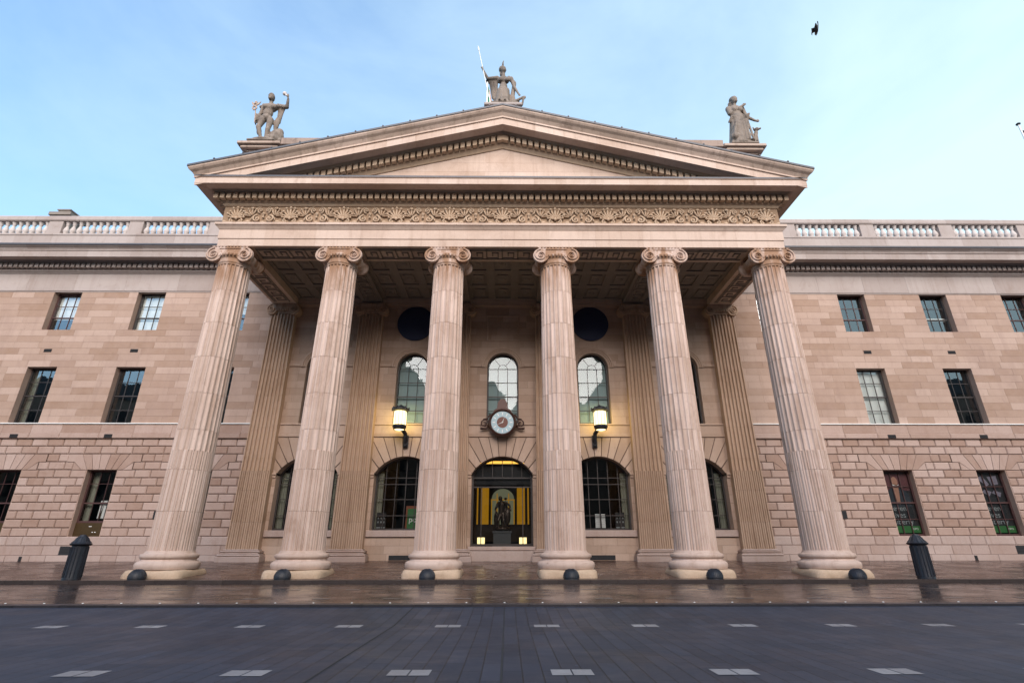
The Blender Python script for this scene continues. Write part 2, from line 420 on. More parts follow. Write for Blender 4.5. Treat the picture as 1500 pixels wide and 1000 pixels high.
    wall(mb,mo,X0,X1,zs,W,1.25,ops,gap=.006,c=.003,md=.008,jit=.25,rnd=True)
    mb.build('ashlar_wall',Mt['wing'],B); mo.build('ashlar_bed',Mt['mortarL'],B)
    # jambs, heads and sills of the openings
    for wx in winX:
        c=sgn*wx
        for (h,za,zb) in ((.71,1.40,4.376),(.745,6.61,9.53),(.745,11.59,13.84)):
            mb=MB()
            mb.box(c-h-.05,c-h,W+.03,W+.5,za,zb); mb.box(c+h,c+h+.05,W+.03,W+.5,za,zb)
            mb.box(c-h-.05,c+h+.05,W+.03,W+.5,zb,zb+.06); mb.box(c-h-.05,c+h+.05,W+.028,W+.5,za-.06,za)
            mb.build('window_reveal',Mt['wing'],B)
    # vents
    vents=[(19.15,10.42),(23.6,10.42),(14.6,10.42),(28.1,10.42),(19.15,5.97),(23.7,5.97),(28.2,5.97)]
    for vx,vz in vents:
        mb=MB()
        yy=W-.006 if vz>6 else W-.104
        mb.box(sgn*vx-.2,sgn*vx+.2,yy,W,vz-.09,vz+.09)
        for i in range(4): mb.box(sgn*vx-.19,sgn*vx+.19,yy-.01,yy,vz-.07+i*.04,vz-.055+i*.04)
        mb.build('air_vent',Mt['int'],B)
    for vx,vz,w_,h_,yy in ((16.0,2.33,.11,.17,W-.004),(19.65 if sgn<0 else 23.7,.81,.23,.18,W-.074),(21.45,.47,.07,.10,W-.144)):
        mb=MB(); mb.box(sgn*vx-w_,sgn*vx+w_,yy,W,vz-h_,vz+h_)
        for i in range(3): mb.box(sgn*vx-w_,sgn*vx+w_,yy-.012,yy,vz-h_+i*h_*.7,vz-h_+i*h_*.7+.03)
        mb.build('air_vent',Mt['int'],B)
    # --- wing entablature
    mb=MB(); x=X0
    while x<X1-.05:
        L=random.uniform(2.2,3.2); q=min(x+L,X1)
        if X1-q<1: q=X1
        mb.cbox(x+.002,q-.002,W-.05,W+.1,13.86,14.88,.006); x=q
    mb.box(X0,X1,W-.02,W+.1,13.80,13.858)
    mb.build('wing_frieze',Mt['wgrey'],B)
    def straight(prof,mat,name,L=None):
        mb=MB(); xs=[X0]
        if L:
            while xs[-1]+L<X1-.4: xs.append(xs[-1]+L*random.uniform(.85,1.15))
        xs.append(X1)
        for a,b in zip(xs,xs[1:]):
            n=len(prof); vs=[]
            for xx in (a+.002,b-.002): vs+=[(xx,W-o,z) for o,z in prof]
            mb.add(vs,[(i,(i+1)%n,(i+1)%n+n,i+n) for i in range(n)]+[tuple(range(n))[::-1],tuple(range(n,2*n))])
        return mb.build(name,mat,B)
    straight([(-.1,14.885),(.07,14.885),(.12,14.94),(.20,15.0),(.20,15.06),(.14,15.08),(.14,15.40),(.46,15.42),(.50,15.50),(.60,15.50),(-.1,15.50)],Mt['wgrey'],'bed_moulding')
    mb=MB(); x=X0+.05
    while x<X1-.1: mb.box(x,x+.19,W-.42,W-.12,15.12,15.40); x+=.28
    mb.build('dentil_course',Mt['wgrey'],B)
    straight([(-.1,15.502),(.60,15.502),(.62,15.44),(.98,15.44),(.98,15.78),(1.02,15.80),(1.02,15.86),(-.1,15.86)],Mt['wgrey'],'corona',1.15)
    straight([(-.1,15.862),(1.03,15.862),(1.06,15.93),(1.14,15.98),(1.20,16.05),(1.20,16.10),(-.1,16.18)],Mt['wgrey'],'cornice_moulding',1.15)
    mb=MB(); 
    mb.add([(X0,W-1.23,16.04),(X1,W-1.23,16.04),(X1,W-1.23,16.13),(X0,W-1.23,16.13),(X0,W-.3,16.20),(X1,W-.3,16.20)],[(0,1,2,3),(3,2,5,4)])
    mb.build('lead_flashing',Mt['lead'],B)
    # --- parapet and balustrade
    PY=W-.2
    straight([(-.6,16.15),(.42,16.15),(.42,17.10),(.46,17.14),(.46,17.24),(-.6,17.24)],Mt['wgrey'],'parapet_plinth',2.3)
    bal=straight([(-.05,18.10),(.40,18.10),(.44,18.16),(.44,18.36),(.38,18.44),(-.03,18.44)],Mt['wgrey'],'balustrade',2.3)
    for k in range(5):
        mb=MB()
        a=16.65+4.53*k-.80 if k else 11.9
        b=16.65+4.53*k
        if sgn<0: a,b=-b,-a
        mb.cbox(a,b,PY-.17,PY+.17,17.241,18.099,.01)
        mb.build('balustrade_pier',Mt['wgrey'],bal)
    prof=[(.13,0),(.13,.07),(.09,.09),(.085,.12),(.14,.22),(.15,.30),(.12,.42),(.07,.56),(.065,.62),(.10,.66),(.10,.70),(.075,.72),(.13,.80),(.13,.855)]
    me=None
    for k in range(4):
        for i in range(10):
            bx=16.65+4.53*k+.19+i*.375
            if me is None:
                mb=MB(); mb.lathe([(r*1.0,h) for r,h in prof],16); bo=mb.build('baluster',Mt['balu'],bal,True,(sgn*bx,PY,17.242),50); me=bo.data
            else:
                bo=bpy.data.objects.new('baluster',me); COL.objects.link(bo); bo.parent=bal; bo.location=(sgn*bx,PY,17.242)
# chimney behind the parapet
ch=MB(); cxx,cyy=-29.35,9.8
ch.box(cxx-.45,cxx+.4,cyy-.5,cyy+.5,16.3,21.35); ch.box(cxx-.80,cxx+.65,cyy-.7,cyy+.7,21.351,21.58); ch.box(cxx-.40,cxx+.38,cyy-.5,cyy+.5,21.581,21.80); ch.box(cxx-.46,cxx+.44,cyy-.56,cyy+.56,21.801,21.88)
ch.build('chimney',Mt['soff'],B)
# closed dark shell behind the facade
mb=MB()
mb.add([(-XE,W+.5,0),(XE,W+.5,0),(XE,18,0),(-XE,18,0),(-XE,W+.02,16.1),(XE,W+.02,16.1),(XE,18,16.1),(-XE,18,16.1),(-XE,W+.02,0),(XE,W+.02,0)],
       [(4,5,6,7),(3,2,6,7),(8,3,7,4),(9,5,6,2),(0,1,2,3)])
mb.box(-XE,XE,W+.5,18,6.0,6.25); mb.box(-XE,XE,W+.5,18,10.3,10.5)
mb.build('inner_shell',Mt['int'],B)
# ------------------------------------------------------------------ sash windows
def sash(xc,z0,z1,hw,Y,cols,rows,rail,mat='frame',blind=None,gl='glass',bar=.022,bd=.12,curtain=False):
    """hw half width; rows list of z fractions for the glazing bars; rail the meeting rail fraction"""
    mb=MB(); f=.075
    mb.box(xc-hw,xc-hw+f,Y,Y+.12,z0,z1); mb.box(xc+hw-f,xc+hw,Y,Y+.12,z0,z1)
    mb.box(xc-hw+f,xc+hw-f,Y,Y+.12,z1-f,z1); mb.box(xc-hw+f,xc+hw-f,Y,Y+.12,z0,z0+f*1.2)
    H=z1-z0
    if rail: mb.box(xc-hw+f,xc+hw-f,Y+.01,Y+.10,z0+H*rail-.03,z0+H*rail+.03)
    for i in range(1,cols):
        x=xc-hw+f+(2*hw-2*f)*i/cols; mb.box(x-bar/2,x+bar/2,Y+.032,Y+.072,z0+f,z1-f)
    for r in rows: mb.box(xc-hw+f,xc+hw-f,Y+.030,Y+.074,z0+H*r-bar/2,z0+H*r+bar/2)
    w=mb.build('sash_window',Mt[mat],B)
    g=MB(); g.add([(xc-hw+f,Y+.055,z0+f),(xc+hw-f,Y+.055,z0+f),(xc+hw-f,Y+.055,z1-f),(xc-hw+f,Y+.055,z1-f)],[(0,1,2,3)])
    g.build('glass_pane',Mt[gl],w)
    if blind:
        zb=z0+H*blind[1]; zt=z0+H*(blind[2] if len(blind)>2 else 1); b=MB(); b.box(xc-hw+.02,xc+hw-.02,Y+.2,Y+.215,zb,zt); b.box(xc-hw+.02,xc+hw-.02,Y+.19,Y+.225,zb,zb+.04)
        b.build('window_blind',Mt[blind[0]],w)
    if curtain:
        b=MB()
        for s_ in (-1,1):
            pts=[(xc+s_*(hw-.30+.30*i/12),Y+.3+.03*math.sin(i*1.9)) for i in range(13)]
            for (a,ya),(c,yb) in zip(pts,pts[1:]): b.add([(a,ya,z0),(c,yb,z0),(c,yb,z1),(a,ya,z1)],[(0,1,2,3)])
        b.build('curtain',Mt['curtain'],w)
    return w
YW=W+.30
second={-1:[('blindw',.0,.0),('blindw',.32),None,None],1:[None,('blindw',.38,.46),None,None]}
for sgn in (-1,1):
    for k,wx in enumerate(winX):
        x=sgn*wx
        if sgn<0: b2=[('blindw',.5),('blindw',.0),('blindw',.33,.95),None][k]; b1=[None,None,None,None][k]
        else: b2=[('blindw',.3),None,('blindw',.36,.44),None][k]; b1=[('blindw',.2),('blindw',.0),None,('blindw',.4)][k]
        sash(x,11.59,13.84,.745,YW,3,[.66],.36,'frame' if (k+(sgn>0))%2 else 'framer',b2,bar=.03)
        sash(x,6.61,9.53,.745,YW,3,[.25,.75],.5,'frame',b1,bar=.03,curtain=(k==2 and sgn<0))
        if sgn<0:
            w=sash(x,2.0,4.376,.71,YW,3,[.74],.37,'framer',None,'glassd',curtain=(k==1))
            mb=MB(); mb.box(x-.71,x+.71,YW-.02,YW+.1,1.40,2.0); mb.box(x-.6,x+.6,YW-.035,YW-.02,1.5,1.9)
            p=mb.build('brass_posting_panel',Mt['brass'],B)
            q=MB()
            for dx,dz in ((-.02,.33),(.05,.33),(.18,.08),(.30,.08)): q.box(x+dx-.03,x+dx+.025,YW-.045,YW-.034,1.5+dz,1.5+dz+.03)
            q.build('white_labels',Mt['white'],p)
        else:
            sash(x,1.40,4.376,.71,YW,3,[.25,.75],.5,'framer',None,'glassd',bar=.028)
# ------------------------------------------------------------------ posters in the right ground floor windows
def poster(x,kind,label):
    P=empty('window_poster',(x,YW+.10,1.55)); tag(P,label,'poster','posters in the right ground floor windows')
    mb=MB(); mb.box(-.64,.64,0,.01,.30,2.72); mb.build('sheet',Mt['black'],P)
    mb=MB(); mb.box(-.64,.64,-.002,.01,0,.30); mb.build('green_band',Mt['green'],P)
    if kind==0:
        mb=MB(); mb.box(-.64,.64,-.004,-.001,1.9,2.72); mb.build('portrait_background',Mt['redbg'],P)
        mb=MB(); mb.prism([(-.60,1.15),(.55,1.15),(.50,1.75),(.22,2.02),(.06,2.08),(-.02,1.3),(-.12,2.08),(-.34,2.0),(-.58,1.7)],-.009,-.005); mb.build('portrait_coat',Mt['coat'],P)
        mb=MB(); mb.prism([(-.14,1.3),(-.0,1.25),(.10,2.1),(-.16,2.1)],-.012,-.010); mb.build('portrait_shirt',Mt['skin'],P)
        mb=MB(); mb.prism([(-.03+.15*math.cos(a),2.33+.22*math.sin(a)) for a in [i*PI/10 for i in range(20)]],-.016,-.013); mb.build('portrait_face',Mt['skin'],P)
        mb=MB(); mb.prism([(-.17,2.13),(.10,2.13),(.14,2.2),(.0,2.12),(-.2,2.22)],-.02,-.017); mb.build('portrait_collar',Mt['paper'],P)
    else:
        mb=MB()
        mb.prism([(-.5,2.5),(-.1,2.1),(.05,2.2),(-.2,2.6)],-.006,-.003); mb.prism([(.05,2.55),(.5,2.6),(.5,2.2),(.15,2.15)],-.006,-.003)
        mb.prism([(-.45,1.85),(-.1,1.65),(.05,1.85),(-.25,1.95)],-.006,-.003); mb.prism([(.05,1.8),(.4,1.6),(.5,1.8),(.2,1.92)],-.006,-.003)
        mb.build('grey_photograph',Mt['greyp'],P)
    for i,s_ in enumerate(('Seven','Lives','Liberty')): text('lettering',s_,Mt['txt'],P,(-.58,-.006,.98-.30*i),.34)
    text('small_lettering','GPO',Mt['paper'],P,(.28,-.006,.13),.12)
poster(19.06,0,'tall poster of a coated man with Liberty lettering in window left of right bollard')
poster(23.58,1,'tall poster with grey photograph and Liberty lettering in the farther right window')
mb=MB(); mb.box(-.24,.06,0,.01,0,.80); mb.box(.10,.24,0,.01,0,.76)
P=empty('window_notice',(-18.75,YW+.13,2.2)); tag(P,'white sheets standing in the dark window nearest the left bollard','notice')
mb.build('white_sheet',Mt['paper'],P)
mb=MB(); mb.prism([(-.16,.0),(-.07,.0),(-.06,.6)],-.01,-.001); mb.build('dark_motif',Mt['brass'],P)
# ------------------------------------------------------------------ rear wall of the portico
HW=1.45; zi=4.24; ap=5.02; RA=((HW-.02)**2+(ap-zi)**2)/(2*(ap-zi)); zc0=ap-RA
def arcz(x): 
    return zc0+math.sqrt(max(RA*RA-x*x,0))
mb=MB(); mo=MB(); X0,X1=-12.3,12.3
bays=[k*S for k in range(-2,3)]
# dado below the windows
zs=[.30,.66,1.0,1.35]
dado=[]; wall(mb,mo,X0,X1,zs,W-.03,1.1,[(-1.45,1.45,0,1.5)],gap=.006,c=.004,md=.01,rnd=True)
wall(mb,mo,X0,X1,[1.35,1.70],W,1.1,[(b-HW,b+HW,0,9) for b in bays],gap=.006,c=.004,md=.01)
wall(mb,mo,X0,X1,lin(1.70,4.0,6),W,.9,[(b-HW,b+HW,0,9) for b in bays],gap=.008,c=.005,md=.01)
# upper storey
wall(mb,mo,X0,X1,lin(6.61,9.54,8),W,1.15,[(b-.8,b+.8,0,99) for b in bays],gap=.006,c=.003,md=.008,jit=.2,rnd=True)
zc1=9.54; RW=.8
ucs=lin(9.54,13.2,10)
for i,(za,zb) in enumerate(zip(ucs,ucs[1:])):
    off=random.uniform(0,1.2); xs=[X0]; k=0
    while xs[-1]+1.2<X1-.4: xs.append(xs[-1]+random.uniform(.85,1.45))
    xs.append(X1)
    for a,b in zip(xs,xs[1:]):
        # lower boundary follows the arches
        N=max(2,int((b-a)/.05)); px=[a+.003+(b-a-.006)*j/N for j in range(N+1)]
        def low(x):
            z=za+.003
            for bb in bays:
                d=abs(x-bb)
                if d<RW+.1: z=max(z,zc1+math.sqrt(max((RW+.1)**2-d*d,0)))
            return z
        run=[]
        def flush(run):
            if len(run)>=2:
                if all(abs(z-za-.003)<1e-6 for _,z in run): mb.cbox(run[0][0],run[-1][0],W,W+.05,za+.003,zb-.003,.003)
                else: mb.prism([p for p in run]+[(run[-1][0],zb-.003),(run[0][0],zb-.003)],W,W+.05)
        for x_ in px:
            z=low(x_)
            if z<zb-.01: run.append((x_,z))
            else: flush(run); run=[]
        flush(run)
    # bed
    for bb0,bb1 in zip([X0]+bays,bays+[X1]):
        pass
Nn=500
for j in range(Nn):
    a=X0+(X1-X0)*j/Nn; b=X0+(X1-X0)*(j+1)/Nn; z=9.54
    for bb in bays:
        d=min(abs(a-bb),abs(b-bb))
        if d<RW+.12: z=max(z,zc1+math.sqrt(max((RW+.12)**2-d*d,0)))
    mo.add([(a,W+.008,z),(b,W+.008,z),(b,W+.008,13.2),(a,W+.008,13.2)],[(0,1,2,3)])
# voussoir fans between impost and string course
def fan(xc):
    zt=5.94; half=S/2; cen=(0,zc0-.6)
    angs=[R(a) for a in (10,31,46,58.5,69.5,79.8,85.6+0,)]
    # ray directions measured on the arch: keystone narrow
    xsarc=[-HW+.0,-1.27,-1.02,-.74,-.45,-.16,.16,.45,.74,1.02,1.27,HW]
    def outer(x):
        z=arcz(x); dx=x-0; dz=z-cen[1]-.0
        if x==0: return (0,zt)
        t=(zt-z)/dz if dz>0 else 9; X=x+dx*t*1.15
        if abs(X)>half-.01:
            X=math.copysign(half-.005,X); t=(X-x)/(dx*1.15); return (X,min(z+dz*t,zt))
        return (X,zt)
    g=.019
    for a,b in zip(xsarc,xsarc[1:]):
        arc=[(a+(b-a)*i/5) for i in range(6)]
        arc[0]+=g; arc[-1]-=g
        A=[(x,arcz(x)+.0) for x in arc]
        Oa=outer(a); Ob=outer(b)
        pts=A[:]
        ob=(Ob[0]-g,Ob[1]-g/2); oa=(Oa[0]+g,Oa[1]-g/2)
        if Ob[1]<zt-.01 and Oa[1]>=zt-.01: pts+=[(half-.005,Ob[1]),(half-.005,zt-.005),(oa[0],zt-.005)]
        elif Oa[1]<zt-.01 and Ob[1]>=zt-.01: pts+=[(ob[0],zt-.005),(-half+.005,zt-.005),(-half+.005,Oa[1])]
        elif Oa[1]<zt-.01:
            if a<0: pts+=[(-half+.005,Ob[1]-g),(-half+.005,Oa[1]+g)]
            else: pts+=[(half-.005,Ob[1]+g),(half-.005,Oa[1]-g)]
        else: pts+=[ob,oa]
        mb.prism([(xc+x,z) for x,z in pts],W-.012,W+.06)
    # infill under the lowest wedges
    zl=outer(-HW)[1]
    for s_ in (-1,1):
        q=[(HW,4.24),(half-.005,4.24),(half-.005,zl-.01),(HW+.0,4.245)]
        q=[(xc+s_*x,z) for x,z in q]
        if s_<0: q=q[::-1]
        mb.prism(q,W-.012,W+.06)
    for j in range(60):
        a=-half+S*j/60; b=a+S/60; z=4.24
        if abs(a)<HW or abs(b)<HW: z=max(arcz(a) if abs(a)<HW else 0,arcz(b) if abs(b)<HW else 0)+.02
        mo.add([(xc+a,W+.04,z),(xc+b,W+.04,z),(xc+b,W+.04,5.94),(xc+a,W+.04,5.94)],[(0,1,2,3)])
for b in bays: fan(b)
mb.build('portico_wall',Mt['rear'],B); mo.build('portico_wall_bed',Mt['mortar'],B)
# mouldings on the rear wall
for b,c in clip_iv(X0,X1,[(q-HW-.0,q+HW+.0) for q in bays]):
    mb=MB()
    mb.cbox(b-.0,c,W-.10,W+.5,4.12,4.235,.02); mb.cbox(b+.02,c-.02,W-.05,W+.49,4.0,4.118,.01)
    mb.build('impost',Mt['rear'],B)
mb=MB()
for a,b in zip([X0]+[q+S/2 for q in bays[:-1]],[q+S/2 for q in bays[:-1]]+[X1]):
    mb.cbox(a+.003,b-.003,W-.07,W+.06,5.942,6.12,.02); mb.cbox(a+.003,b-.003,W-.035,W+.06,6.122,6.52,.008)
    mb.cbox(a+.003,b-.003,W-.09,W+.30,6.522,6.608,.02)
mb.build('portico_string_course',Mt['rear'],B)
for a,b in clip_iv(X0,X1,[(q-1.08,q+1.08) for q in bays]):
    mb=MB(); mb.cbox(a,b,W-.07,W+.02,9.56,9.72,.03); mb.build('springing_course',Mt['rear'],B)
for q in bays:
    # archivolt of the upper window
    mb=MB(); N=32
    prof=[(.80,.0),(.80,-.02),(.90,-.03),(.92,-.06),(.98,-.06),(1.0,-.09),(1.08,-.09),(1.08,.04)]
    vs=[];fs=[];n=len(prof)
    for i in range(N+1):
        a=PI*i/N
        for r,y in prof: vs.append((q+r*math.cos(a),W+y,zc1+r*math.sin(a)))
    for i in range(N):
        for j in range(n-1): fs.append((i*n+j,i*n+j+1,(i+1)*n+j+1,(i+1)*n+j))
    mb.add(vs,fs)
    # reveal of arch
    vs=[];fs=[]
    pth=[(q+.8,6.61)]+[(q+.8*math.cos(PI*i/N),zc1+.8*math.sin(PI*i/N)) for i in range(N+1)]+[(q-.8,6.61)]
    for x,z in pth: vs+=[(x,W,z),(x,W+.5,z)]
    for i in range(len(pth)-1): fs.append((2*i,2*i+1,2*i+3,2*i+2))
    mb.add(vs,fs)
    mb.build('archivolt',Mt['rear'],B,True,auto=30)
    mb=MB(); vs=[];fs=[]; zlow=1.0 if q==0 else 1.67
    pth=[(q+HW,zlow),(q+HW,zi)]+[(q+HW-.001-(2*HW-.002)*i/24,arcz(HW-.001-(2*HW-.002)*i/24)) for i in range(25)]+[(q-HW,zi),(q-HW,zlow)]
    for x,z in pth: vs+=[(x,W-.01,z),(x,W+.6,z)]
    for i in range(len(pth)-1): fs.append((2*i,2*i+1,2*i+3,2*i+2))
    mb.add(vs,fs); mb.build('arch_reveal',Mt['rear'],B)
# sills and steps
for q in bays:
    mb=MB()
    if q==0:
        mb.cbox(-1.55,1.55,W-.14,W+.7,.80,.97,.02); mb.cbox(-1.62,1.62,W-.30,W+.1,.30,.78,.02)
    else: mb.cbox(q-1.58,q+1.58,W-.12,W+.5,1.37,1.66,.02)
    mb.build('window_sill',Mt['plinth'],B)
# dark basement grilles
for q in (-S,S):
    mb=MB(); a=q-.15 if q<0 else q-.9
    mb.box(a-.3,a+1.4,W-.05,W,.40,.60)
    for i in range(14): mb.box(a-.28+i*.12,a-.25+i*.12,W-.06,W-.05,.40,.60)
    mb.build('basement_grille',Mt['int'],B)
# roundels and centre panel
for q in (-S,S):
    mb=MB(); mb.lathe([(.93,-.10),(.97,-.08),(.97,.0)],48,(q,W,11.98),'y'); mb.build('roundel_cover',Mt['navy'],B,True,auto=30)
mb=MB()
for a,b,c,d in ((-.86,.86,12.40,12.48),(-.86,.86,10.98,11.06),(-.86,-.78,11.06,12.40),(.78,.86,11.06,12.40)): mb.cbox(a,b,W-.05,W,c,d,.015)
mb.build('wall_panel_frame',Mt['rear'],B)
# ---- arched windows of the portico wall
def arched(q):
    Y=W+.28; mb=MB(); r=.8; f=.07; z0=6.61
    mb.box(q-r,q-r+f,Y,Y+.12,z0,zc1); mb.box(q+r-f,q+r,Y,Y+.12,z0,zc1); mb.box(q-r+f,q+r-f,Y,Y+.12,z0,z0+.1)
    vs=[];fs=[];N=24
    for i in range(N+1):
        a=PI*i/N
        for rr,y in ((r,Y),(r-f,Y),(r-f,Y+.12)): vs.append((q+rr*math.cos(a),y,zc1+rr*math.sin(a)))
    for i in range(N):
        for j in range(2): fs.append((i*3+j,i*3+j+1,(i+1)*3+j+1,(i+1)*3+j))
    mb.add(vs,fs)
    bw=.014; w=r-f
    for i in (-1,1): mb.box(q+i*w/3-bw,q+i*w/3+bw,Y+.03,Y+.07,z0+.1,zc1)
    for k,zz in enumerate((7.32,8.05,8.80,9.54)):
        h=bw if k!=1 else .03
        mb.box(q-w,q+w,Y+.028,Y+.073,zz-h,zz+h)
    mb.tube([(q+w/3*math.cos(PI*i/12),Y+.05,zc1+w/3*math.sin(PI*i/12)) for i in range(13)],bw,6)
    for a in (52,128): mb.tube([(q+rr*math.cos(R(a)),Y+.05,zc1+rr*math.sin(R(a))) for rr in (w/3,w)],bw,6)
    o=mb.build('arched_window',Mt['frame'],B)
    g=MB(); pts=[(q-w,z0+.1),(q+w,z0+.1)]+[(q+w*math.cos(PI*i/N),zc1+w*math.sin(PI*i/N)) for i in range(N+1)]
    g.add([(x,Y+.05,z) for x,z in pts],[tuple(range(len(pts)))]); g.build('glass_pane',Mt['glassa'],o)
    g=MB(); g.add([(x,Y+.22,z) for x,z in pts],[tuple(range(len(pts)))])
    if abs(q)<5: g.build('window_blind',Mt['blind'],o)
for q in bays: arched(q)
def shop(q):
    Y=W+.42; mb=MB(); w=HW; zlow=1.0 if q==0 else 1.67; bw=.016
    mb.box(q-w,q-w+.08,Y,Y+.1,zlow,zi+.1); mb.box(q+w-.08,q+w,Y,Y+.1,zlow,zi+.1); mb.box(q-w+.08,q+w-.08,Y,Y+.1,zlow,zlow+.08)
    mb.tube([(q+x,Y+.05,arcz(x)-.04) for x in [-1.40+2.80*i/24 for i in range(25)]],.05,6)
    if q==0:
        for zz in (3.62,4.05): mb.box(-w+.08,w-.08,Y+.03,Y+.07,zz-.03,zz+.03)
        for x in (-.95,-.48,0,.48,.95): mb.box(x-bw,x+bw,Y+.03,Y+.07,4.05,arcz(x)-.04)
        for x in (-.98,.98): mb.box(x-.02,x+.02,Y+.03,Y+.07,1.05,3.62)
    else:
        for i in range(1,6):
            x=-w+2*w*i/6; mb.box(q+x-bw,q+x+bw,Y+.03,Y+.07,zlow,arcz(x)-.04)
        for zz in (2.32,3.05,3.75,4.05): mb.box(q-w+.08,q+w-.08,Y+.028,Y+.073,zz-bw,zz+bw)
    o=mb.build('arched_shop_window',Mt['frame'],B)
    pts=[(q-w,zlow),(q+w,zlow)]+[(q+x,arcz(x)) for x in [w-.01-(2*w-.02)*i/20 for i in range(21)]]
    g=MB(); g.add([(x,Y+.05,z) for x,z in pts],[tuple(range(len(pts)))]); g.build('glass_pane',Mt['glassd'],o)
    if q!=0:
        b=MB()
        for s_ in (-1,1):
            pp=[(q+s_*(w-.34+.32*i/12),Y+.25+.035*math.sin(i*1.9)) for i in range(13)]
            for (a,ya),(c,yb) in zip(pp,pp[1:]): b.add([(a,ya,zlow),(c,yb,zlow),(c,yb,4.3),(a,ya,4.3)],[(0,1,2,3)])
        b.build('curtain',Mt['curtain'],o)
    return o
for q in bays: shop(q)
# small notices
P=empty('window_poster',(-4.12,W+.60,1.72)); tag(P,'green and orange post poster low in the arched window left of the entrance','poster')
mb=MB(); mb.box(-.45,.45,0,.01,0,1.05); mb.build('orange_border',Mt['orange'],P)
mb=MB(); mb.box(-.37,.45,-.006,-.001,0,.92); mb.build('green_field',Mt['green'],P)
text('lettering','post',Mt['paper'],P,(-.3,-.012,.32),.36)
P=empty('window_notice',(-5.72,W+.60,1.72)); tag(P,'small dark notice with white bar in left corner of arched window left of entrance','notice')
mb=MB(); mb.box(-.22,.22,0,.01,0,.75); mb.build('dark_sheet',Mt['black'],P)
mb=MB(); mb.box(-.20,-.02,-.006,-.001,.05,.10); mb.box(.02,.20,-.006,-.001,.05,.10)
for i in range(3):
    for j in range(2): mb.box(-.17+i*.14,-.11+i*.14,-.006,-.001,.28+j*.18,.36+j*.18)
mb.build('white_marks',Mt['txt'],P)
P=empty('window_notice',(4.68,W+.60,1.78)); tag(P,'pair of white printed sheets in the arched window right of the entrance','notice')
mb=MB(); mb.box(-.25,.0,0,.01,0,.62); mb.box(.04,.22,0,.01,0,.62); mb.build('white_sheet',Mt['paper'],P)
mb=MB()
for i in range(6): mb.box(-.22,-.03,-.004,-.001,.08+i*.08,.085+i*.08); mb.box(.06,.20,-.004,-.001,.08+i*.08,.085+i*.08)
mb.build('printed_lines',Mt['greyp'],P)
P=empty('window_notice',(5.60,W+.60,1.72)); tag(P,'dark notice with white bar in right corner of arched window right of entrance','notice')
mb=MB(); mb.box(-.22,.22,0,.01,0,.75); mb.build('dark_sheet',Mt['black'],P)
mb=MB(); mb.box(-.20,-.04,-.006,-.001,.05,.10); mb.box(.0,.20,-.006,-.001,.05,.10)
for i in range(3):
    for j in range(2): mb.box(-.17+i*.14,-.11+i*.14,-.006,-.001,.28+j*.18,.36+j*.18)
mb.build('white_marks',Mt['txt'],P)
# ---- lit hall behind the central arch
mb=MB()
mb.box(-2.2,2.2,W+.6,10.2,.86,.96); mb.box(-2.25,-2.2,W+.6,10.2,.9,5.6); mb.box(2.2,2.25,W+.6,10.2,.9,5.6); mb.box(-2.2,2.2,10.2,10.3,.9,5.6)
hall=mb.build('entrance_hall',Mt['int'],B)
mb=MB(); mb.box(-1.5,1.5,W+.75,W+1.4,4.86,4.90); mb.build('lit_ceiling',Mt['amberc'],hall)
mb=MB(); mb.box(-1.44,1.44,W+.62,W+.64,3.75,4.62); mb.build('dark_valance',Mt['int'],hall)
mb=MB()
for s_ in (-1,1):
    a,b=sorted((s_*.78,s_*1.22)); mb.box(a,b,10.1,10.15,1.9,4.0)
    a,b=sorted((s_*1.36,s_*1.44)); mb.box(a,b,10.1,10.15,1.9,4.0)
mb.build('amber_curtain',Mt['amber'],hall)
mb=MB(); pts=[(-.62,2.05),(.62,2.05)]+[(.62*math.cos(PI*i/14),3.4+.55*math.sin(PI*i/14)) for i in range(15)]
mb.prism(pts,10.1,10.12); mb.build('lit_arched_panel',Mt['paleglow'],hall)
mb=MB(); mb.box(-.66,.66,10.03,10.07,3.33,3.39)
for x in (-.62,-.32,.32,.62): mb.box(x-.03,x+.03,10.03,10.07,2.05,3.39 if abs(x)>.5 else 3.7)
mb.build('amber_mullions',Mt['amber'],hall)
mb=MB(); mb.box(-1.5,1.5,9.6,9.7,1.2,2.0); mb.box(-1.5,1.5,9.55,9.7,2.0,2.06); mb.build('dark_counter',Mt['bronze'],hall)
for s_ in (-1,1):
    P=empty('box_lamp',(s_*.99,6.35,.96)); tag(P,'small glowing box lamp on floor inside entrance window, '+('left' if s_<0 else 'right')+' of the bronze statue','lamp','box lamps inside the entrance')
    mb=MB(); mb.box(-.19,.19,-.1,.1,0,.04); mb.box(-.19,.19,-.1,.1,.40,.43); mb.box(-.012,.012,-.11,-.10,.04,.40); mb.build('lamp_frame',Mt['iron'],P)
    mb=MB(); mb.box(-.17,.17,-.09,.09,.04,.40); mb.build('lamp_glass',Mt['boxlamp'],P)
